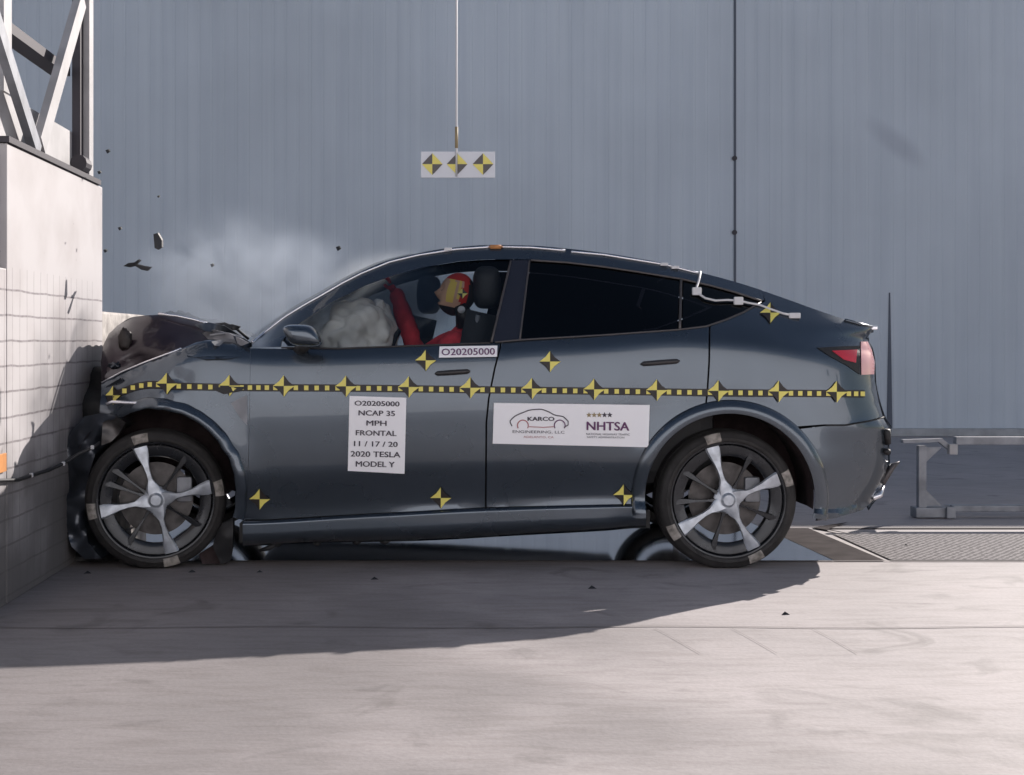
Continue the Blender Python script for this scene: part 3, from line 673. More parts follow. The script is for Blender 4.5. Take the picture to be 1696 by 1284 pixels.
# cowl wreckage between bonnet and windscreen
for poly, w_, tl_, mm in (([(322,538),(345,534),(372,540),(398,556),(390,562),(362,552),(338,548)], .30, .004, 'paint_torn'),
    ([(334,552),(352,546),(380,552),(412,568),(400,573),(366,564),(345,562)], .18, -.004, 'steel'),
    ([(356,541),(384,537),(398,541),(392,547),(370,548)], .42, .003, 'black'),
    ([(386,556),(404,560),(420,572),(408,580),(392,570)], .12, .002, 'paint_torn'),
    ([(350,566),(378,560),(402,568),(410,578),(380,574),(356,573)], .10, .003, 'steel')):
    sheet('cowl_fragment', poly, w_, .05, M[mm], step=5, sc=.05, tilt=tl_, flange=.03)
strip('wiper_arm', [(344,540),(372,536),(392,545),(412,562)], .008, M['black'], w=.5, off=0)
strip('wiper_arm', [(348,556),(372,552),(395,557),(414,570)], .008, M['steel'], w=.2, off=0)
# bits hanging from the sill
for x0, y0, x1, y1 in ((430,912,462,899),(452,903,470,897),(520,899,530,899),(585,898,597,896),(630,897,645,895)):
    b = MB(); b.tube([P(x0, y0, .16), P((x0+x1)/2, (y0+y1)/2+2, .15), P(x1, y1, .16)], [.008,.016,.01], 6); b.build('hanging_clip', M['black'], car, True)

# ---------------------------------------------------------------- wheels
def wheel(cx, cy, w, yaw, bright, thin, R_=.355, radial=1.0):
    c0 = P(cx, cy, w); rot = Matrix.Rotation(R(yaw), 3, 'Z')
    wh = bpy.data.objects.new('wheel', None); COL.objects.link(wh); wh.parent = car; wh.location = c0 - Vector(car.location); wh.empty_display_size = .1
    def put(name, V, Fs, m, smooth=True, sharp=40):
        me = bpy.data.meshes.new(name); me.from_pydata([tuple(rot @ Vector(v)) for v in V], [], Fs); me.materials.append(m)
        if smooth: me.polygons.foreach_set('use_smooth', [True]*len(me.polygons)); me.set_sharp_from_angle(angle=R(sharp))
        me.update(); o = bpy.data.objects.new(name, me); COL.objects.link(o); o.parent = wh; return o
    def lathe(pr, n=96, groove=None):
        V = []; 
        for i in range(n):
            a = 2*math.pi*i/n
            for r, y in pr: V.append((r*math.cos(a), y, r*math.sin(a)))
        k = len(pr); Fs = [(i*k+j, i*k+j+1, ((i+1) % n)*k+j+1, ((i+1) % n)*k+j) for i in range(n) for j in range(k-1)]
        return V, Fs
    k = R_/.355
    ty = [(.288,.022),(.294,.008),(.303,.001),(.314,.000),(.316,.003),(.331,.008),(.344,.020),(.352,.040),(.354,.062),(.349,.065),(.349,.071),(.355,.074),(.3555,.120),(.350,.123),(.350,.131),(.3555,.134),(.355,.182),(.349,.185),(.349,.191),(.353,.195),(.345,.235),(.320,.252),(.288,.240)]
    V, Fs = lathe([(r*k, y) for r, y in ty], 120)
    V = [(x, y, max(z, -(cz_g(c0))) ) for x, y, z in V]
    put('tyre', V, Fs, M['rubber'], sharp=60)
    V, Fs = lathe([(.289,.030),(.296,.016),(.293,.008),(.286,.010),(.279,.024),(.272,.050),(.258,.075),(.254,.20),(.27,.23)]); put('rim', V, Fs, M['alu_dark'])
    V, Fs = lathe([(.280,.030),(.275,.022),(.245,.024),(.222,.036),(.218,.050)]); put('aero_ring', V, Fs, M['alu_dark'])
    V, Fs = lathe([(.185,.105),(.185,.098),(.07,.098),(.07,.06),(0.001,.06)]); put('brake_disc', V, Fs, M['disc'])
    B = MB(); a = R(25)
    B.box((.10,.075,-.02), (.18,.14,.11), bev=.015); put('brake_caliper', B.v, B.f, M['steel'])
    V, Fs = lathe([(.040,.012),(.030,.003),(.026,-.001),(0.0008,-.002)], 40); put('hub_cap', V, Fs, M['alu'])
    V, Fs = lathe([(.070,.040),(.070,.026),(.060,.016),(.040,.010),(.001,.010)], 40); put('hub', V, Fs, M['alu'])
    def spoke(ang, rs, ws, ys, th, skew=0):
        a = R(ang); er = Vector((math.cos(a), 0, math.sin(a))); et = Vector((-math.sin(a), 0, math.cos(a))); V = []; Fs = []
        for r, w_, y in zip(rs, ws, ys):
            s_ = skew*(r/.26)**2
            V += [er*r+et*(-w_+s_)+Vector((0,y+.006,0)), er*r+et*(-w_*.75+s_)+Vector((0,y,0)), er*r+et*(w_*.75+s_)+Vector((0,y-.002,0)), er*r+et*(w_+s_)+Vector((0,y+.006,0)), er*r+et*(w_*.8+s_)+Vector((0,y+th,0)), er*r+et*(-w_*.8+s_)+Vector((0,y+th,0))]
        n = 6
        for i in range(len(rs)-1):
            for j in range(n): Fs.append((i*n+j, (i+1)*n+j, (i+1)*n+(j+1) % n, i*n+(j+1) % n))
        Fs += [tuple(range(n)), tuple(range((len(rs)-1)*n, len(rs)*n))[::-1]]
        return V, Fs
    for a in bright:
        V, Fs = spoke(a, [.03,.07,.105,.14,.185,.230,.262,.279], [.040,.031,.014,.012,.018,.030,.036,.036], [.012,.011,.011,.012,.013,.014,.014,.015], .03, .012); put('spoke', V, Fs, M['alu'])
        # beige paint mark on the tyre wall
        V = []; n = 6
        for i in range(n+1):
            t = R(a-7+14*i/n)
            for r, y in ((.298,.0035),(.303,-.0005),(.313,-.0025),(.331,.0050),(.343,.0165)): V.append((r*k*math.cos(t), y-.0015, r*k*math.sin(t)))
        if math.sin(R(a)) > -2: put('paint_mark', V, [(i*5+j, i*5+j+1, (i+1)*5+j+1, (i+1)*5+j) for i in range(n) for j in range(4)], M['chalk'])
    for a in thin:
        V, Fs = spoke(a, [.05,.10,.15,.21,.262], [.014,.006,.007,.014,.020], [.020,.024,.025,.024,.024], .02); put('spoke', V, Fs, M['alu_dark'])
    return wh
def cz_g(c): return c.z - .002
wheel(1207, 829, .035, 1.0, (104,20,-64,-150), (147,62,-22,-107,-178))
wheel(258, 829, .030, 9.0, (104,10,-76,-171), (143,55,-32,-122,-200))
def farwheel(cx, cy):
    o = P(cx, cy, 0)
    wh = wheel(cx, cy, 0, 0, (70,-20,-110,160), (20,110))
    wh.location = Vector((o.x, W-.035, o.z)) - Vector(car.location); wh.rotation_euler = (0, 0, math.pi)
farwheel(1207, 829); farwheel(262, 829)
b = MB(); b.tube([(P(1207,0).x,.2,.33),(P(1207,0).x,W-.2,.33)], .035, 10); b.build('axle', M['darksteel'], car, True)

# ---------------------------------------------------------------- tape, targets and labels on the car
PATH = curve([(170,672),(185,657),(205,648),(228,640),(250,637),(300,640),(400,642),(573,643),(779,645.5),(984,648),(1190,650.5),(1432,652.5)])
B = MB(); xs = rng(172, 1432, 7)
for i in range(len(xs)-1):
    q = []
    for x in (xs[i], xs[i+1]):
        for dy in (-6, 6): q.append(P(x, PATH(x)+dy, body_w(x, PATH(x)+dy)-.0055))
    B.add([q[0], q[2], q[3], q[1]], [(3,2,1,0)], 0)
x = 196.0
MK = [186, 276, 380, 470, 573, 677, 779, 881, 984, 1088, 1190, 1290, 1386]
for i in range(len(MK)):
    xa = MK[i]; xb = MK[i+1] if i+1 < len(MK) else 1386+17*6
    n = 5 if i < len(MK)-1 else 0
    cs = [xa+(xb-xa)*(k+1)/6+1.5 for k in range(5)][:5] if n else [1406,1418,1429]
    if n: cs = [xa+20+(xb-xa-34)*k/4*1.0 for k in range(5)][:5]
    for c in cs:
        q = [P(c+dx, PATH(c)+dy, body_w(c+dx, PATH(c)+dy)-.0075) for dx, dy in ((-3.6,-3.8),(3.6,-3.8),(3.6,3.8),(-3.6,3.8))]
        B.add(q, [(3,2,1,0)], 1)
B.build('measuring_tape', [M['tape'], M['yellow']], car)['label'] = 'black tape with yellow squares along the flank'
def marker(cx, cy, r, wf=body_w, parent=car, sx=1.0, flip=False, name='target_marker'):
    B = MB(); N = 4
    c = (cx, cy); tips = [(cx, cy-r), (cx+r*sx, cy), (cx, cy+r), (cx-r*sx, cy)]
    for k in range(4):
        a, b_ = tips[k], tips[(k+1) % 4]; mid = ((a[0]+b_[0])/2*.86+cx*.14, (a[1]+b_[1])/2*.86+cy*.14)
        q = [P(x, y, wf(x, y)-.010) for x, y in (c, a, mid, b_)]
        B.add(q, [(0,3,2,1)], 1 if (k % 2 == (1 if not flip else 0)) else 0)
    return B.build(name, [M['tape'], M['yellow']], parent)
# yellow quadrants: top-left (k=3) and bottom-right (k=1)
for x in MK[1:]: marker(x+ (0), PATH(x)-3.0, 18)
marker(187, 655, 16, sx=.8)
for x, y in ((705,597),(911,599),(430,827),(730,825),(1033,820),(1276,518)): marker(x, y, 17.5)

def text_on(parent, s, px, py, h, m, wf, width=None, bold=0.0, name='lettering', rot=0.0):
    cu = bpy.data.curves.new('t', 'FONT'); cu.body = s; cu.size = 1; cu.align_x = 'CENTER'; cu.offset = 0; cu.resolution_u = 3
    o = bpy.data.objects.new('t', cu); COL.objects.link(o); bpy.context.view_layer.update()
    me = bpy.data.meshes.new_from_object(o.evaluated_get(bpy.context.evaluated_depsgraph_get()))
    bpy.data.objects.remove(o); xs = [v.co.x for v in me.vertices]
    wid = max(xs)-min(xs); ys_ = h/.70; xsx = (width/wid) if width else ys_
    cr, sr = math.cos(R(rot)), math.sin(R(rot)); mid = (max(xs)+min(xs))/2
    V = []
    for v in me.vertices:
        dx, dy = (v.co.x-mid)*xsx, -v.co.y*ys_+h/2; x = px+dx*cr-dy*sr; y = py+dx*sr+dy*cr
        V.append(P(x, y, wf(x, y)))
    F0 = [tuple(p.vertices) for p in me.polygons]; n0 = len(V); VV = list(V); FF = list(F0)
    if h > 9 and bold < .01: bold = -.006
    for j, (ddx, ddz) in enumerate(((.0016, 0), (-.0016, 0), (0, .0012))):
        if h < 6: break
        k_ = .5 + bold*30
        VV += [v + Vector((ddx*k_, -.0004*(j+1), ddz*k_)) for v in V]; FF += [tuple(i+n0*(j+1) for i in f) for f in F0]
    return mesh(name, VV, FF, m, parent)
def sticker(name, poly, label, off=-.012):
    o = panel(name, poly, M['white'], car, off=off, step=10, flange=.004, smooth=True); o['label'] = label; return o
wt = lambda x, y: body_w(x, y)-.0145
s = sticker('paper_notice', [(579,656),(673,659),(670,785),(576,780)], 'white portrait notice listing the test details on the front door')
for t, y, h, wd in (('O20205000',668.5,8,74),('NCAP 35',684.5,8.5,60),('MPH',701,8.5,33),('FRONTAL',717.5,8.5,67),('11 / 17 / 20',735.5,8.5,72),('2020 TESLA',752.5,9,82),('MODEL Y',769,9,64)):
    text_on(s, t, 624.5-(y-668)*.03, y, h, M['ink'], wt, wd, .004, rot=1.2)
s = sticker('serial_label', [(728,574),(824,572.5),(823,591),(727,592.5)], 'small white strip with the test serial number under the front window')
text_on(s, 'O20205000', 775.5, 582.5, 11, M['ink_purple'], wt, 88, .004, rot=-.8)
s = sticker('sponsor_banner', [(818,667.5),(1076,671),(1074,741),(816,735)], 'wide white banner with a car outline emblem and bold purple letters on the rear door')
def line_on(parent, pts, hw_, m, wf):
    V = []; Fs = []
    for i, p in enumerate(pts):
        a = pts[max(i-1,0)]; c = pts[min(i+1,len(pts)-1)]; t = math.dist(a, c) or 1; nx, ny = -(c[1]-a[1])/t*hw_, (c[0]-a[0])/t*hw_
        for sg in (-1, 1): V.append(P(p[0]+nx*sg, p[1]+ny*sg, wf(p[0], p[1])))
    return mesh('emblem_line', V, [(2*i,2*i+1,2*i+3,2*i+2) for i in range(len(pts)-1)], m, parent)
fy = curve([(845,697),(852,690),(865,684),(880,679),(895,678),(908,682),(920,688),(932,690),(941,698)])
line_on(s, [(848,706),(845,700)]+[(x, fy(x)) for x in range(845, 942, 4)]+[(941,704),(934,708)], .9, M['ink'], wt)
line_on(s, [(876,707),(900,708),(917,707)], .7, M['ink_red'], wt)
for cx in (866, 927): line_on(s, [(cx+9*math.cos(a), 705-9*math.sin(a)) for a in [k*math.pi/12 for k in range(-2, 15)]], .9, M['ink_red'] if cx == 866 else M['ink_purple'], wt)
text_on(s, 'KARCO', 896, 694, 6.5, M['ink'], wt, 44, .012)
text_on(s, 'ENGINEERING, LLC', 892, 715.5, 4.5, M['ink'], wt, 86, .0, rot=.8)
text_on(s, 'ADELANTO, CA', 892, 724, 3.5, M['ink_red'], wt, 50, .0, rot=.8)
text_on(s, 'NHTSA', 1007, 706, 14, M['ink_purple'], wt, 70, .018, rot=.8)
def star(cx, cy, r, m):
    V = [P(cx+rr*math.sin(a), cy-rr*math.cos(a), wt(cx, cy)) for k in range(10) for rr, a in [((r if k % 2 == 0 else r*.45), k*math.pi/5)]]
    mesh('star', V, [tuple(range(10))[::-1]], m, s)
for k in range(5): star(975.5+8.6*k, 687.5, 4.8, M['ink_tan'] if k < 3 else M['ink'])
text_on(s, 'NATIONAL HIGHWAY TRAFFIC', 1007, 719.5, 3.4, M['ink'], wt, 72, 0, rot=.8)
text_on(s, 'SAFETY ADMINISTRATION', 1003, 724.5, 3.0, M['ink'], wt, 62, 0, rot=.8)

# sensor cable over the rear quarter
b = MB(); pth = [(1160,450),(1158,463),(1154,476),(1156,486),(1168,494),(1185,498),(1205,497),(1222,498),(1240,502),(1258,505),(1276,512),(1296,519),(1316,524)]
cb = None
b.tube([P(x, y, body_w(x, y)-.014) for x, y in pth], .0062, 6); cb = b.build('sensor_cable', M['cable'], car, True)
for x, y, sz in ((1154,483,.024),(1223,499,.024)):
    c = P(x, y, body_w(x, y)-.018); b = MB(); b.box(c-Vector((sz,.012,sz*.8)), c+Vector((sz,.012,sz*.9)), bev=.006); b.build('cable_clip', M['cable'], cb)
c = P(1316, 523, body_w(1316,523)-.016); b = MB(); b.box(c-Vector((.03,.01,.014)), c+Vector((.03,.01,.014)), bev=.005); b.build('cable_clip', M['cable'], cb)
b = MB(); c = P(992,512,.42); b.tube([c, c+Vector((.02,.01,-.012)), c+Vector((.03,0,.005))], [.008,.012,.004], 6); b.build('window_speck', M['cable'], car, True)

# ---------------------------------------------------------------- crash dummy (driver)
def skinfig(name, nodes, edges, m, parent, sub=2):
    me = bpy.data.meshes.new(name); me.from_pydata([tuple(n[0]) for n in nodes], edges, []); o = bpy.data.objects.new(name, me); COL.objects.link(o)
    md = o.modifiers.new('s', 'SKIN'); md.use_smooth_shade = True
    sv = me.skin_vertices[0].data if me.skin_vertices else None
    if sv is None:
        bm = bmesh.new(); bm.from_mesh(me); bm.verts.layers.skin.verify(); bm.to_mesh(me); bm.free(); sv = me.skin_vertices[0].data
    for i, n in enumerate(nodes): sv[i].radius = (n[1], n[1] if len(n) < 3 else n[2]); sv[i].use_root = (i == 0)
    ss = o.modifiers.new('u', 'SUBSURF'); ss.levels = sub; ss.render_levels = sub
    bpy.context.view_layer.update()
    nm = bpy.data.meshes.new_from_object(o.evaluated_get(bpy.context.evaluated_depsgraph_get())); bpy.data.objects.remove(o)
    if name == 'body':
        for v in nm.vertices: v.co += v.normal*(.010*nz(v.co.x*9, v.co.y*9, v.co.z*16)+.006*nz(v.co.x*22, v.co.y*20, v.co.z*30))
    nm.materials.clear(); nm.materials.append(m); nm.polygons.foreach_set('use_smooth', [True]*len(nm.polygons))
    r = bpy.data.objects.new(name, nm); COL.objects.link(r); r.parent = parent; r.matrix_parent_inverse = Matrix.Translation(-WL(parent)); return r
DY = .50
hd = P(757, 488, DY)            # head centre
dm = thing('crash_test_dummy', (hd.x+.05, DY, .55), 'seated crash test dummy in red shirt with painted face behind the front side window', 'dummy')
hip = Vector((hd.x+.12, DY, .66)); ch = Vector((hd.x+.05, DY, 1.02)); nk = Vector((hd.x+.03, DY, 1.20))
shl = Vector((hd.x-.02, DY-.17, 1.165)); shr = Vector((hd.x-.0, DY+.18, 1.16))
N = [(hip,.13,.15),(hip.lerp(ch,.5),.125,.15),(ch,.13,.17),(nk-Vector((0,0,.03)),.07,.09),(nk+Vector((0,0,.05)),.052),
     (shl,.075),(shl+Vector((-.14,-.03,-.22)),.055),(shl+Vector((-.34,.02,-.20)),.04),
     (shr,.075),(P(692,592,.80),.062),(P(682,560,.80),.056),(P(666,515,.80),.052),(P(654,478,.80),.046),
     (hip+Vector((-.22,-.12,.03)),.085),(hip+Vector((-.46,-.14,.06)),.062),(hip+Vector((-.62,-.14,-.22)),.045),
     (hip+Vector((-.22,.12,.03)),.085),(hip+Vector((-.46,.14,.06)),.062),(hip+Vector((-.62,.14,-.22)),.045)]
skinfig('body', N, [(0,1),(1,2),(2,3),(3,4),(2,5),(5,6),(6,7),(2,8),(8,9),(9,10),(10,11),(11,12),(0,13),(13,14),(14,15),(0,16),(16,17),(17,18)], M['redcloth'], dm)
# raised hand: palm and fingers
hc = P(651, 480, .80); pal = MB()
skinfig('hand', [(P(655,490,.80),.026),(hc,.030,.024),(hc+Vector((-.012,0,.03)),.026,.02)], [(0,1),(1,2)], M['redcloth'], dm, 1)
for k in range(4):
    o_ = Vector((-.012, -.03+.02*k, .035)); l = (.055,.065,.062,.05)[k]
    skinfig('finger', [(hc+o_, .010), (hc+o_+Vector((-.018,0,l*.5)), .009), (hc+o_+Vector((-.045,0,l*.75)), .0085), (hc+o_+Vector((-.062,0,l*.6)), .007)], [(0,1),(1,2),(2,3)], M['redcloth'], dm, 1)
skinfig('thumb', [(hc+Vector((0,-.02,0)), .012), (hc+Vector((-.03,-.035,.012)), .011), (hc+Vector((-.052,-.03,.03)), .009)], [(0,1),(1,2)], M['redcloth'], dm, 1)
# head
bm = bmesh.new(); bmesh.ops.create_uvsphere(bm, u_segments=40, v_segments=28, radius=1)
fpaint = []
for v in bm.verts:
    n = v.co.copy(); x, y, z = n
    X, Y, Z = x*.098, y*.078, z*.118
    if x < -.2:                                   # face side (-x)
        f = min(1, (-x-.2)/.5)
        if abs(y) < .22 and -.35 < z < .12: X -= .026*f*(1-abs(y)/.22)*(1-abs(z+.12)/.26)      # nose
        if abs(abs(y)-.36) < .2 and .0 < z < .26: X += .012*f                                    # eye sockets
        if z < -.45: X -= .012*f                                                                # chin
        if abs(z+.42) < .07 and abs(y) < .35: X += .008*f                                       # mouth
    if z < -.3: Y *= 1-.35*(-z-.3); X = X*(1-.18*(-z-.3)) - .012*(-z-.3)
    if abs(abs(y)-.97) < .08 and abs(x) < .2 and abs(z) < .25: Y *= 1.10                        # ears
    v.co = Vector((X, Y, Z))
me = bpy.data.meshes.new('head')
for m_ in ('dummyskin', 'facered', 'faceyel', 'tape'): me.materials.append(M[m_])
for f in bm.faces:
    c = f.calc_center_median(); a = c.x/.098; z = c.z/.118
    f.material_index = 3 if z < -.62 or a > .55 else (1 if a > .22 or z > .60 else (2 if (-.55 < a < -.2 and z > -.45) or (.0 < a < .14 and z > -.2) else 0))
    f.smooth = True
rt = Matrix.Rotation(R(12), 4, 'Y'); bm.transform(Matrix.Translation(hd) @ rt); bm.to_mesh(me); bm.free()
ho = bpy.data.objects.new('head', me); COL.objects.link(ho); ho.parent = dm; ho.matrix_parent_inverse = Matrix.Translation(-WL(dm))
b = MB()
for s_ in (-1, 1):
    c = hd+Vector((-.083, s_*.030, .018)); b.tube([c+Vector((.01,0,0)), c+Vector((-.004,0,0))], [.010,.004], 8)
b.build('eye', M['tape'], ho, True)
marker(766, 486, 9, wf=lambda x, y: DY-.086, parent=ho)
b = MB(); c = P(764, 513, DY-.07); b.tube([c+Vector((0,.02,0)), c+Vector((0,-.012,0))], .020, 14); b.build('neck_sensor', M['cable'], dm, True)
b = MB(); b.tube([P(762,505,DY-.04), P(768,520,DY-.04), P(770,540,DY-.02)], [.035,.045,.05], 12); b.build('neck_collar', M['tape'], dm, True)
b = MB(); b.tube([P(792,522,.28), P(788,540,.30), P(770,575,.34)], .014, 6); b.build('seat_belt', M['steel'], car, True)

# ---------------------------------------------------------------- hanging target board
tb_w = .95
tb = thing('hanging_target_board', P(758, 273, tb_w), 'pale board with three yellow and black targets hanging from a cord above the roof', 'target board')
a = P(697, 251, tb_w); c = P(820, 295, tb_w)
b = MB(); b.box((a.x, tb_w-.004, c.z), (c.x, tb_w+.004, a.z), bev=.0035); b.build('board', mat('frosted_acrylic', (.62,.64,.70), .25, 0, .4), tb)
for x in (716, 757, 800):
    B = MB(); r = 18
    tips = [(x, 272-r), (x+r*.95, 272), (x, 272+r), (x-r*.95, 272)]
    for k in range(4):
        p_, q_ = tips[k], tips[(k+1) % 4]; mid = ((p_[0]+q_[0])/2*1.02-x*.02, (p_[1]+q_[1])/2*1.02-272*.02)
        B.add([P(u_, v2, tb_w-.007) for u_, v2 in ((x,272), p_, mid, q_)], [(0,3,2,1)], 1 if k % 2 == 0 else 0)
    B.build('target_marker', [M['trim_brown'], M['yellow']], tb)
b = MB(); q = P(756, 292, tb_w-.012); b.tube([q, Vector((q.x, q.y, q.z+.18)), Vector((q.x, q.y, 6.5))], .006, 6); b.build('cord', M['cable'], tb, True)
b = MB(); q = P(756, 228, tb_w-.012); b.tube([q-Vector((0,0,.06)), q+Vector((0,0,.06))], .009, 8); b.build('cord_grip', M['ink_tan'], tb, True)

# ---------------------------------------------------------------- end stand of the guard rail behind the car
gy = G(0, 858).y; sc = (D+gy)/F
def Q(px, py, dy=0): return P(px, py, gy+dy)
gr = thing('guard_rail', (Q(1530,860).x, gy, 0), 'low grey steel guard rail with a C shaped end bracket behind the car', 'guard rail')
b = MB(); b.box((Q(1520,0).x, gy-.02, .06), (Q(1533,0).x, gy+.03, CZ-(738-VY)*sc), bev=.004); b.build('upright', M['steel'], gr)
b = MB(); b.bar(Q(1494,731), Q(1560,729), .05, .022); b.bar(Q(1556,729), Q(1574,744), .04, .03); b.build('top_arm', M['steel'], gr)
b = MB(); b.add([Q(1534,741,-.01), Q(1560,741,-.01), Q(1534,765,-.01), Q(1534,741,.01), Q(1560,741,.01), Q(1534,765,.01)], [(0,1,2),(5,4,3),(0,3,4,1),(1,4,5,2),(2,5,3,0)]); b.build('gusset', M['steel'], gr)
b = MB(); b.add([Q(1534,838,-.01), Q(1560,838,-.01), Q(1534,812,-.01), Q(1534,838,.01), Q(1560,838,.01), Q(1534,812,.01)], [(2,1,0),(3,4,5),(1,4,3,0),(2,5,4,1),(0,3,5,2)]); b.build('gusset', M['steel'], gr)
b = MB(); b.box((Q(1568,0).x, gy-.05, Q(0,752).z), (Q(1582,0).x, gy+.0, Q(0,735).z), bev=.005); b.build('end_block', M['whitesteel'], gr)
b = MB(); b.box((Q(1514,0).x, gy-.04, .004), (Q(1570,0).x, gy+.08, Q(0,840).z), bev=.008); b.build('foot', M['steel'], gr)
b = MB(); b.box((Q(1562,0).x, gy-.07, .004), (Q(1577,0).x, gy-.042, Q(0,838).z), bev=.006); b.build('end_block', M['steel'], gr)
b = MB(); b.box((Q(1584,0).x, gy+.0, Q(0,737).z), (14, gy+.06, Q(0,724).z), bev=.004); b.build('rail', M['steel'], gr)
b = MB(); b.box((Q(1579,0).x, gy+.0, Q(0,848).z), (14, gy+.06, Q(0,838).z), bev=.004); b.build('rail', M['steel'], gr)
for x in (6.4, 9.4, 12.4):
    b = MB(); b.box((x, gy+.062, 0.0), (x+.05, gy+.11, Q(0,730).z)); b.build('upright', M['steel'], gr)

# ---------------------------------------------------------------- cable to the barrier
pc = [(-60,800),(0,796),(30,795),(52,788),(80,779),(105,768),(130,752),(155,741),(166,733)]
def CB(x, y, o=0.0):
    w = (-XB-.014)*F/(VX-x)-D if x < 118 else -.12+.10*min((x-118)/50, 1)
    return P(x, y, min(w, -.12 if x < 118 else 9)-o)
b = MB(); b.tube([CB(x, y) for x, y in pc], .0085, 6)
cb2 = b.build('black_cable', M['cable_black'], None, True); props(cb2, 'black cable with pale clips strung from the barrier to the wrecked bumper', 'cable')
for x, y in ((52,787),(105,768),(153,741)):
    b = MB(); c = CB(x, y, .01); b.box(c-Vector((.008,.008,.010)), c+Vector((.008,.008,.010)), bev=.003); b.build('cable_clip', M['cable'], cb2)

# ---------------------------------------------------------------- flying fragments
def frag(poly, w, label, t=.02):
    B = MB(); n = len(poly); f = [P(x, y, w+.01*random.uniform(-1, 1)) for x, y in poly]; g = [v+Vector((.004,t,.003)) for v in f]
    B.add(f+g, [tuple(range(n))[::-1], tuple(range(n, 2*n))]+[(i, (i+1) % n, n+(i+1) % n, n+i) for i in range(n)])
    props(B.build('flying_fragment', M['chip']), label, 'debris', 'fragments thrown up by the crash')
frag([(254,388),(261,386),(268,398),(268,410),(262,414),(256,411)], .5, 'chunky dark fragment in mid air, the upper of the two large ones')
frag([(204,441),(212,436),(222,435),(229,430),(232,432),(226,438),(238,441),(250,443),(244,449),(234,447),(224,441),(216,443)], .5, 'thin bird shaped dark fragment in mid air, the lower of the two large ones')
for x, y, r, lb in ((178,251,3.5,'small dark chip in mid air near the top of the steel frame'),(262,326,2,'tiny chip in mid air high above the dark fragments'),(198,379,3,'tiny chip in mid air between the barrier and the chunky fragment'),
                 (174,416,3,'tiny chip in mid air close to the edge of the white board'),(351,440,3,'tiny chip in mid air within the smoke above the bonnet'),(560,412,4,'small chip in mid air above the windscreen'),(164,286,3,'small chip in mid air beside the foot of the steel post')):
    frag([(x-r,y-r*.6),(x+r*.3,y-r),(x+r,y+r*.2),(x-r*.2,y+r)], .5, lb, .008)
# litter on the floor
for i, (x, y) in enumerate(((145,950),(318,948),(1300,1018),(980,975),(430,948),(620,960),(1500,905),(208,930))):
    g = G(x, y); B = MB(); s_ = .012+.008*random.random()
    B.add([g+Vector((-s_,-s_*.6,.001)), g+Vector((s_*1.2,-s_*.4,.001)), g+Vector((s_*.7,s_,.001)), g+Vector((-s_*.5,s_*.6,.001)), g+Vector((0,0,s_*.8))], [(0,1,4),(1,2,4),(2,3,4),(3,0,4),(3,2,1,0)])
    where = ['by the left tyre at the foot of the barrier','just right of the front wheel track','alone on the sunlit floor before the rear wheel','near the edge of the car shadow','under the front door sill','under the front seat area in the shadow','on the metal grating','directly under the front wheel'][i]
    props(B.build('floor_debris', M['chip']), 'small dark scrap lying ' + where, 'debris', 'scraps on the floor')

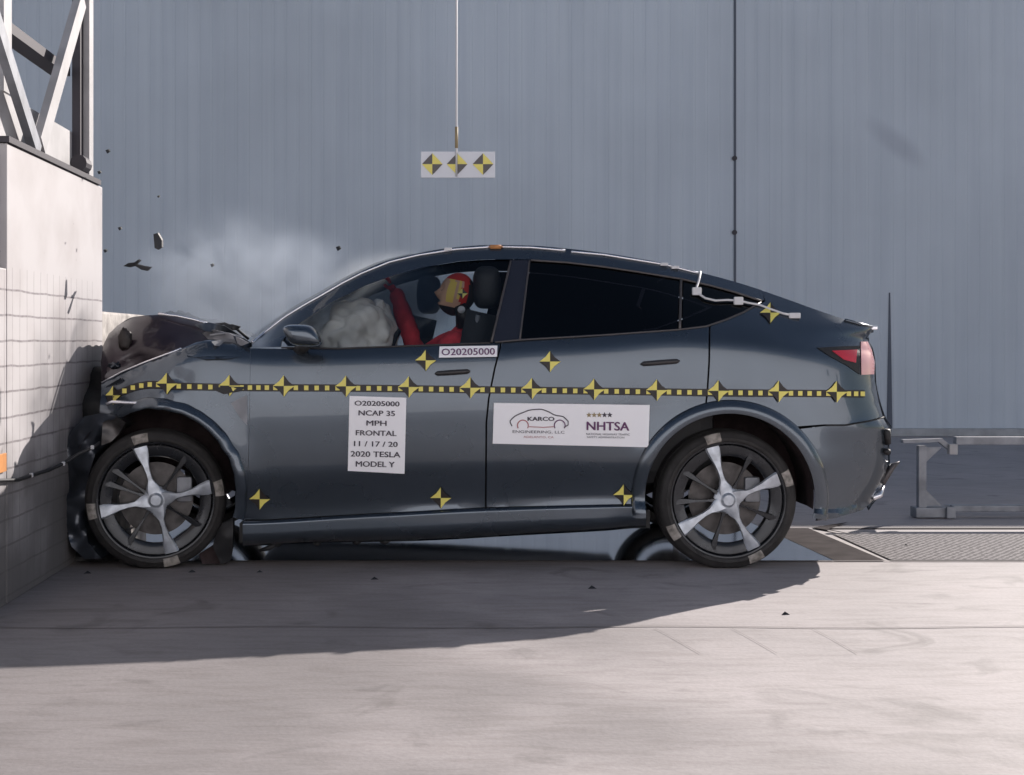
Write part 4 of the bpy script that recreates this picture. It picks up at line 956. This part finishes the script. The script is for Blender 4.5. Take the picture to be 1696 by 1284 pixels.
# ---------------------------------------------------------------- smoke
def smoke(name, px, py, w, rx, ry, rz, dens_, label, col=(.80,.87,1.0), sc=2.2, thr=(.38,.75)):
    bm = bmesh.new(); bmesh.ops.create_icosphere(bm, subdivisions=3, radius=1)
    for v in bm.verts: v.co = Vector((v.co.x*rx, v.co.y*ry, v.co.z*rz))
    me = bpy.data.meshes.new(name); bm.to_mesh(me); bm.free(); o = bpy.data.objects.new(name, me); COL.objects.link(o); o.location = P(px, py, w)
    m = bpy.data.materials.new(name+'_volume'); m.use_nodes = True; nt = m.node_tree; nt.nodes.clear(); L = nt.links.new
    out = nt.nodes.new('ShaderNodeOutputMaterial'); pv = nt.nodes.new('ShaderNodeVolumePrincipled'); L(pv.outputs[0], out.inputs['Volume'])
    pv.inputs['Color'].default_value = (*col, 1); pv.inputs['Anisotropy'].default_value = .1
    tc = nt.nodes.new('ShaderNodeTexCoord'); mp = nt.nodes.new('ShaderNodeMapping'); mp.inputs['Scale'].default_value = (1/rx, 1/ry, 1/rz); L(tc.outputs['Object'], mp.inputs[0])
    ln = nt.nodes.new('ShaderNodeVectorMath'); ln.operation = 'LENGTH'; L(mp.outputs[0], ln.inputs[0])
    f = nt.nodes.new('ShaderNodeMapRange'); f.interpolation_type = 'SMOOTHSTEP'; f.inputs[1].default_value = .98; f.inputs[2].default_value = .25; L(ln.outputs['Value'], f.inputs[0])
    n = nt.nodes.new('ShaderNodeTexNoise'); n.inputs['Scale'].default_value = sc; n.inputs['Detail'].default_value = 6; n.inputs['Roughness'].default_value = .62; n.inputs['Distortion'].default_value = 1.2; L(tc.outputs['Object'], n.inputs['Vector'])
    r = nt.nodes.new('ShaderNodeMapRange'); r.inputs[1].default_value = thr[0]; r.inputs[2].default_value = thr[1]; L(n.outputs['Fac'], r.inputs[0])
    mu = nt.nodes.new('ShaderNodeMath'); mu.operation = 'MULTIPLY'; L(f.outputs[0], mu.inputs[0]); L(r.outputs[0], mu.inputs[1])
    m2 = nt.nodes.new('ShaderNodeMath'); m2.operation = 'MULTIPLY'; m2.inputs[1].default_value = dens_; L(mu.outputs[0], m2.inputs[0]); L(m2.outputs[0], pv.inputs['Density'])
    me.materials.append(m); return props(o, label, 'smoke', kind='stuff')
smoke('smoke', 385, 468, .80, .68, .64, .49, 4.2, 'pale bluish smoke drifting over the crumpled bonnet and windscreen', col=(.76,.85,1.0), sc=3.0, thr=(.42,.74))
smoke('smoke', 500, 440, 1.1, .42, .45, .26, 1.8, 'thin wisp of bluish smoke trailing over the windscreen', col=(.76,.85,1.0), sc=4.0, thr=(.40,.72))
smoke('smoke', 650, 495, .95, .46, .50, .32, 5.0, 'blue-grey smoke filling the front of the cabin behind the side window', thr=(.2,.6), col=(.86,.92,1.0))
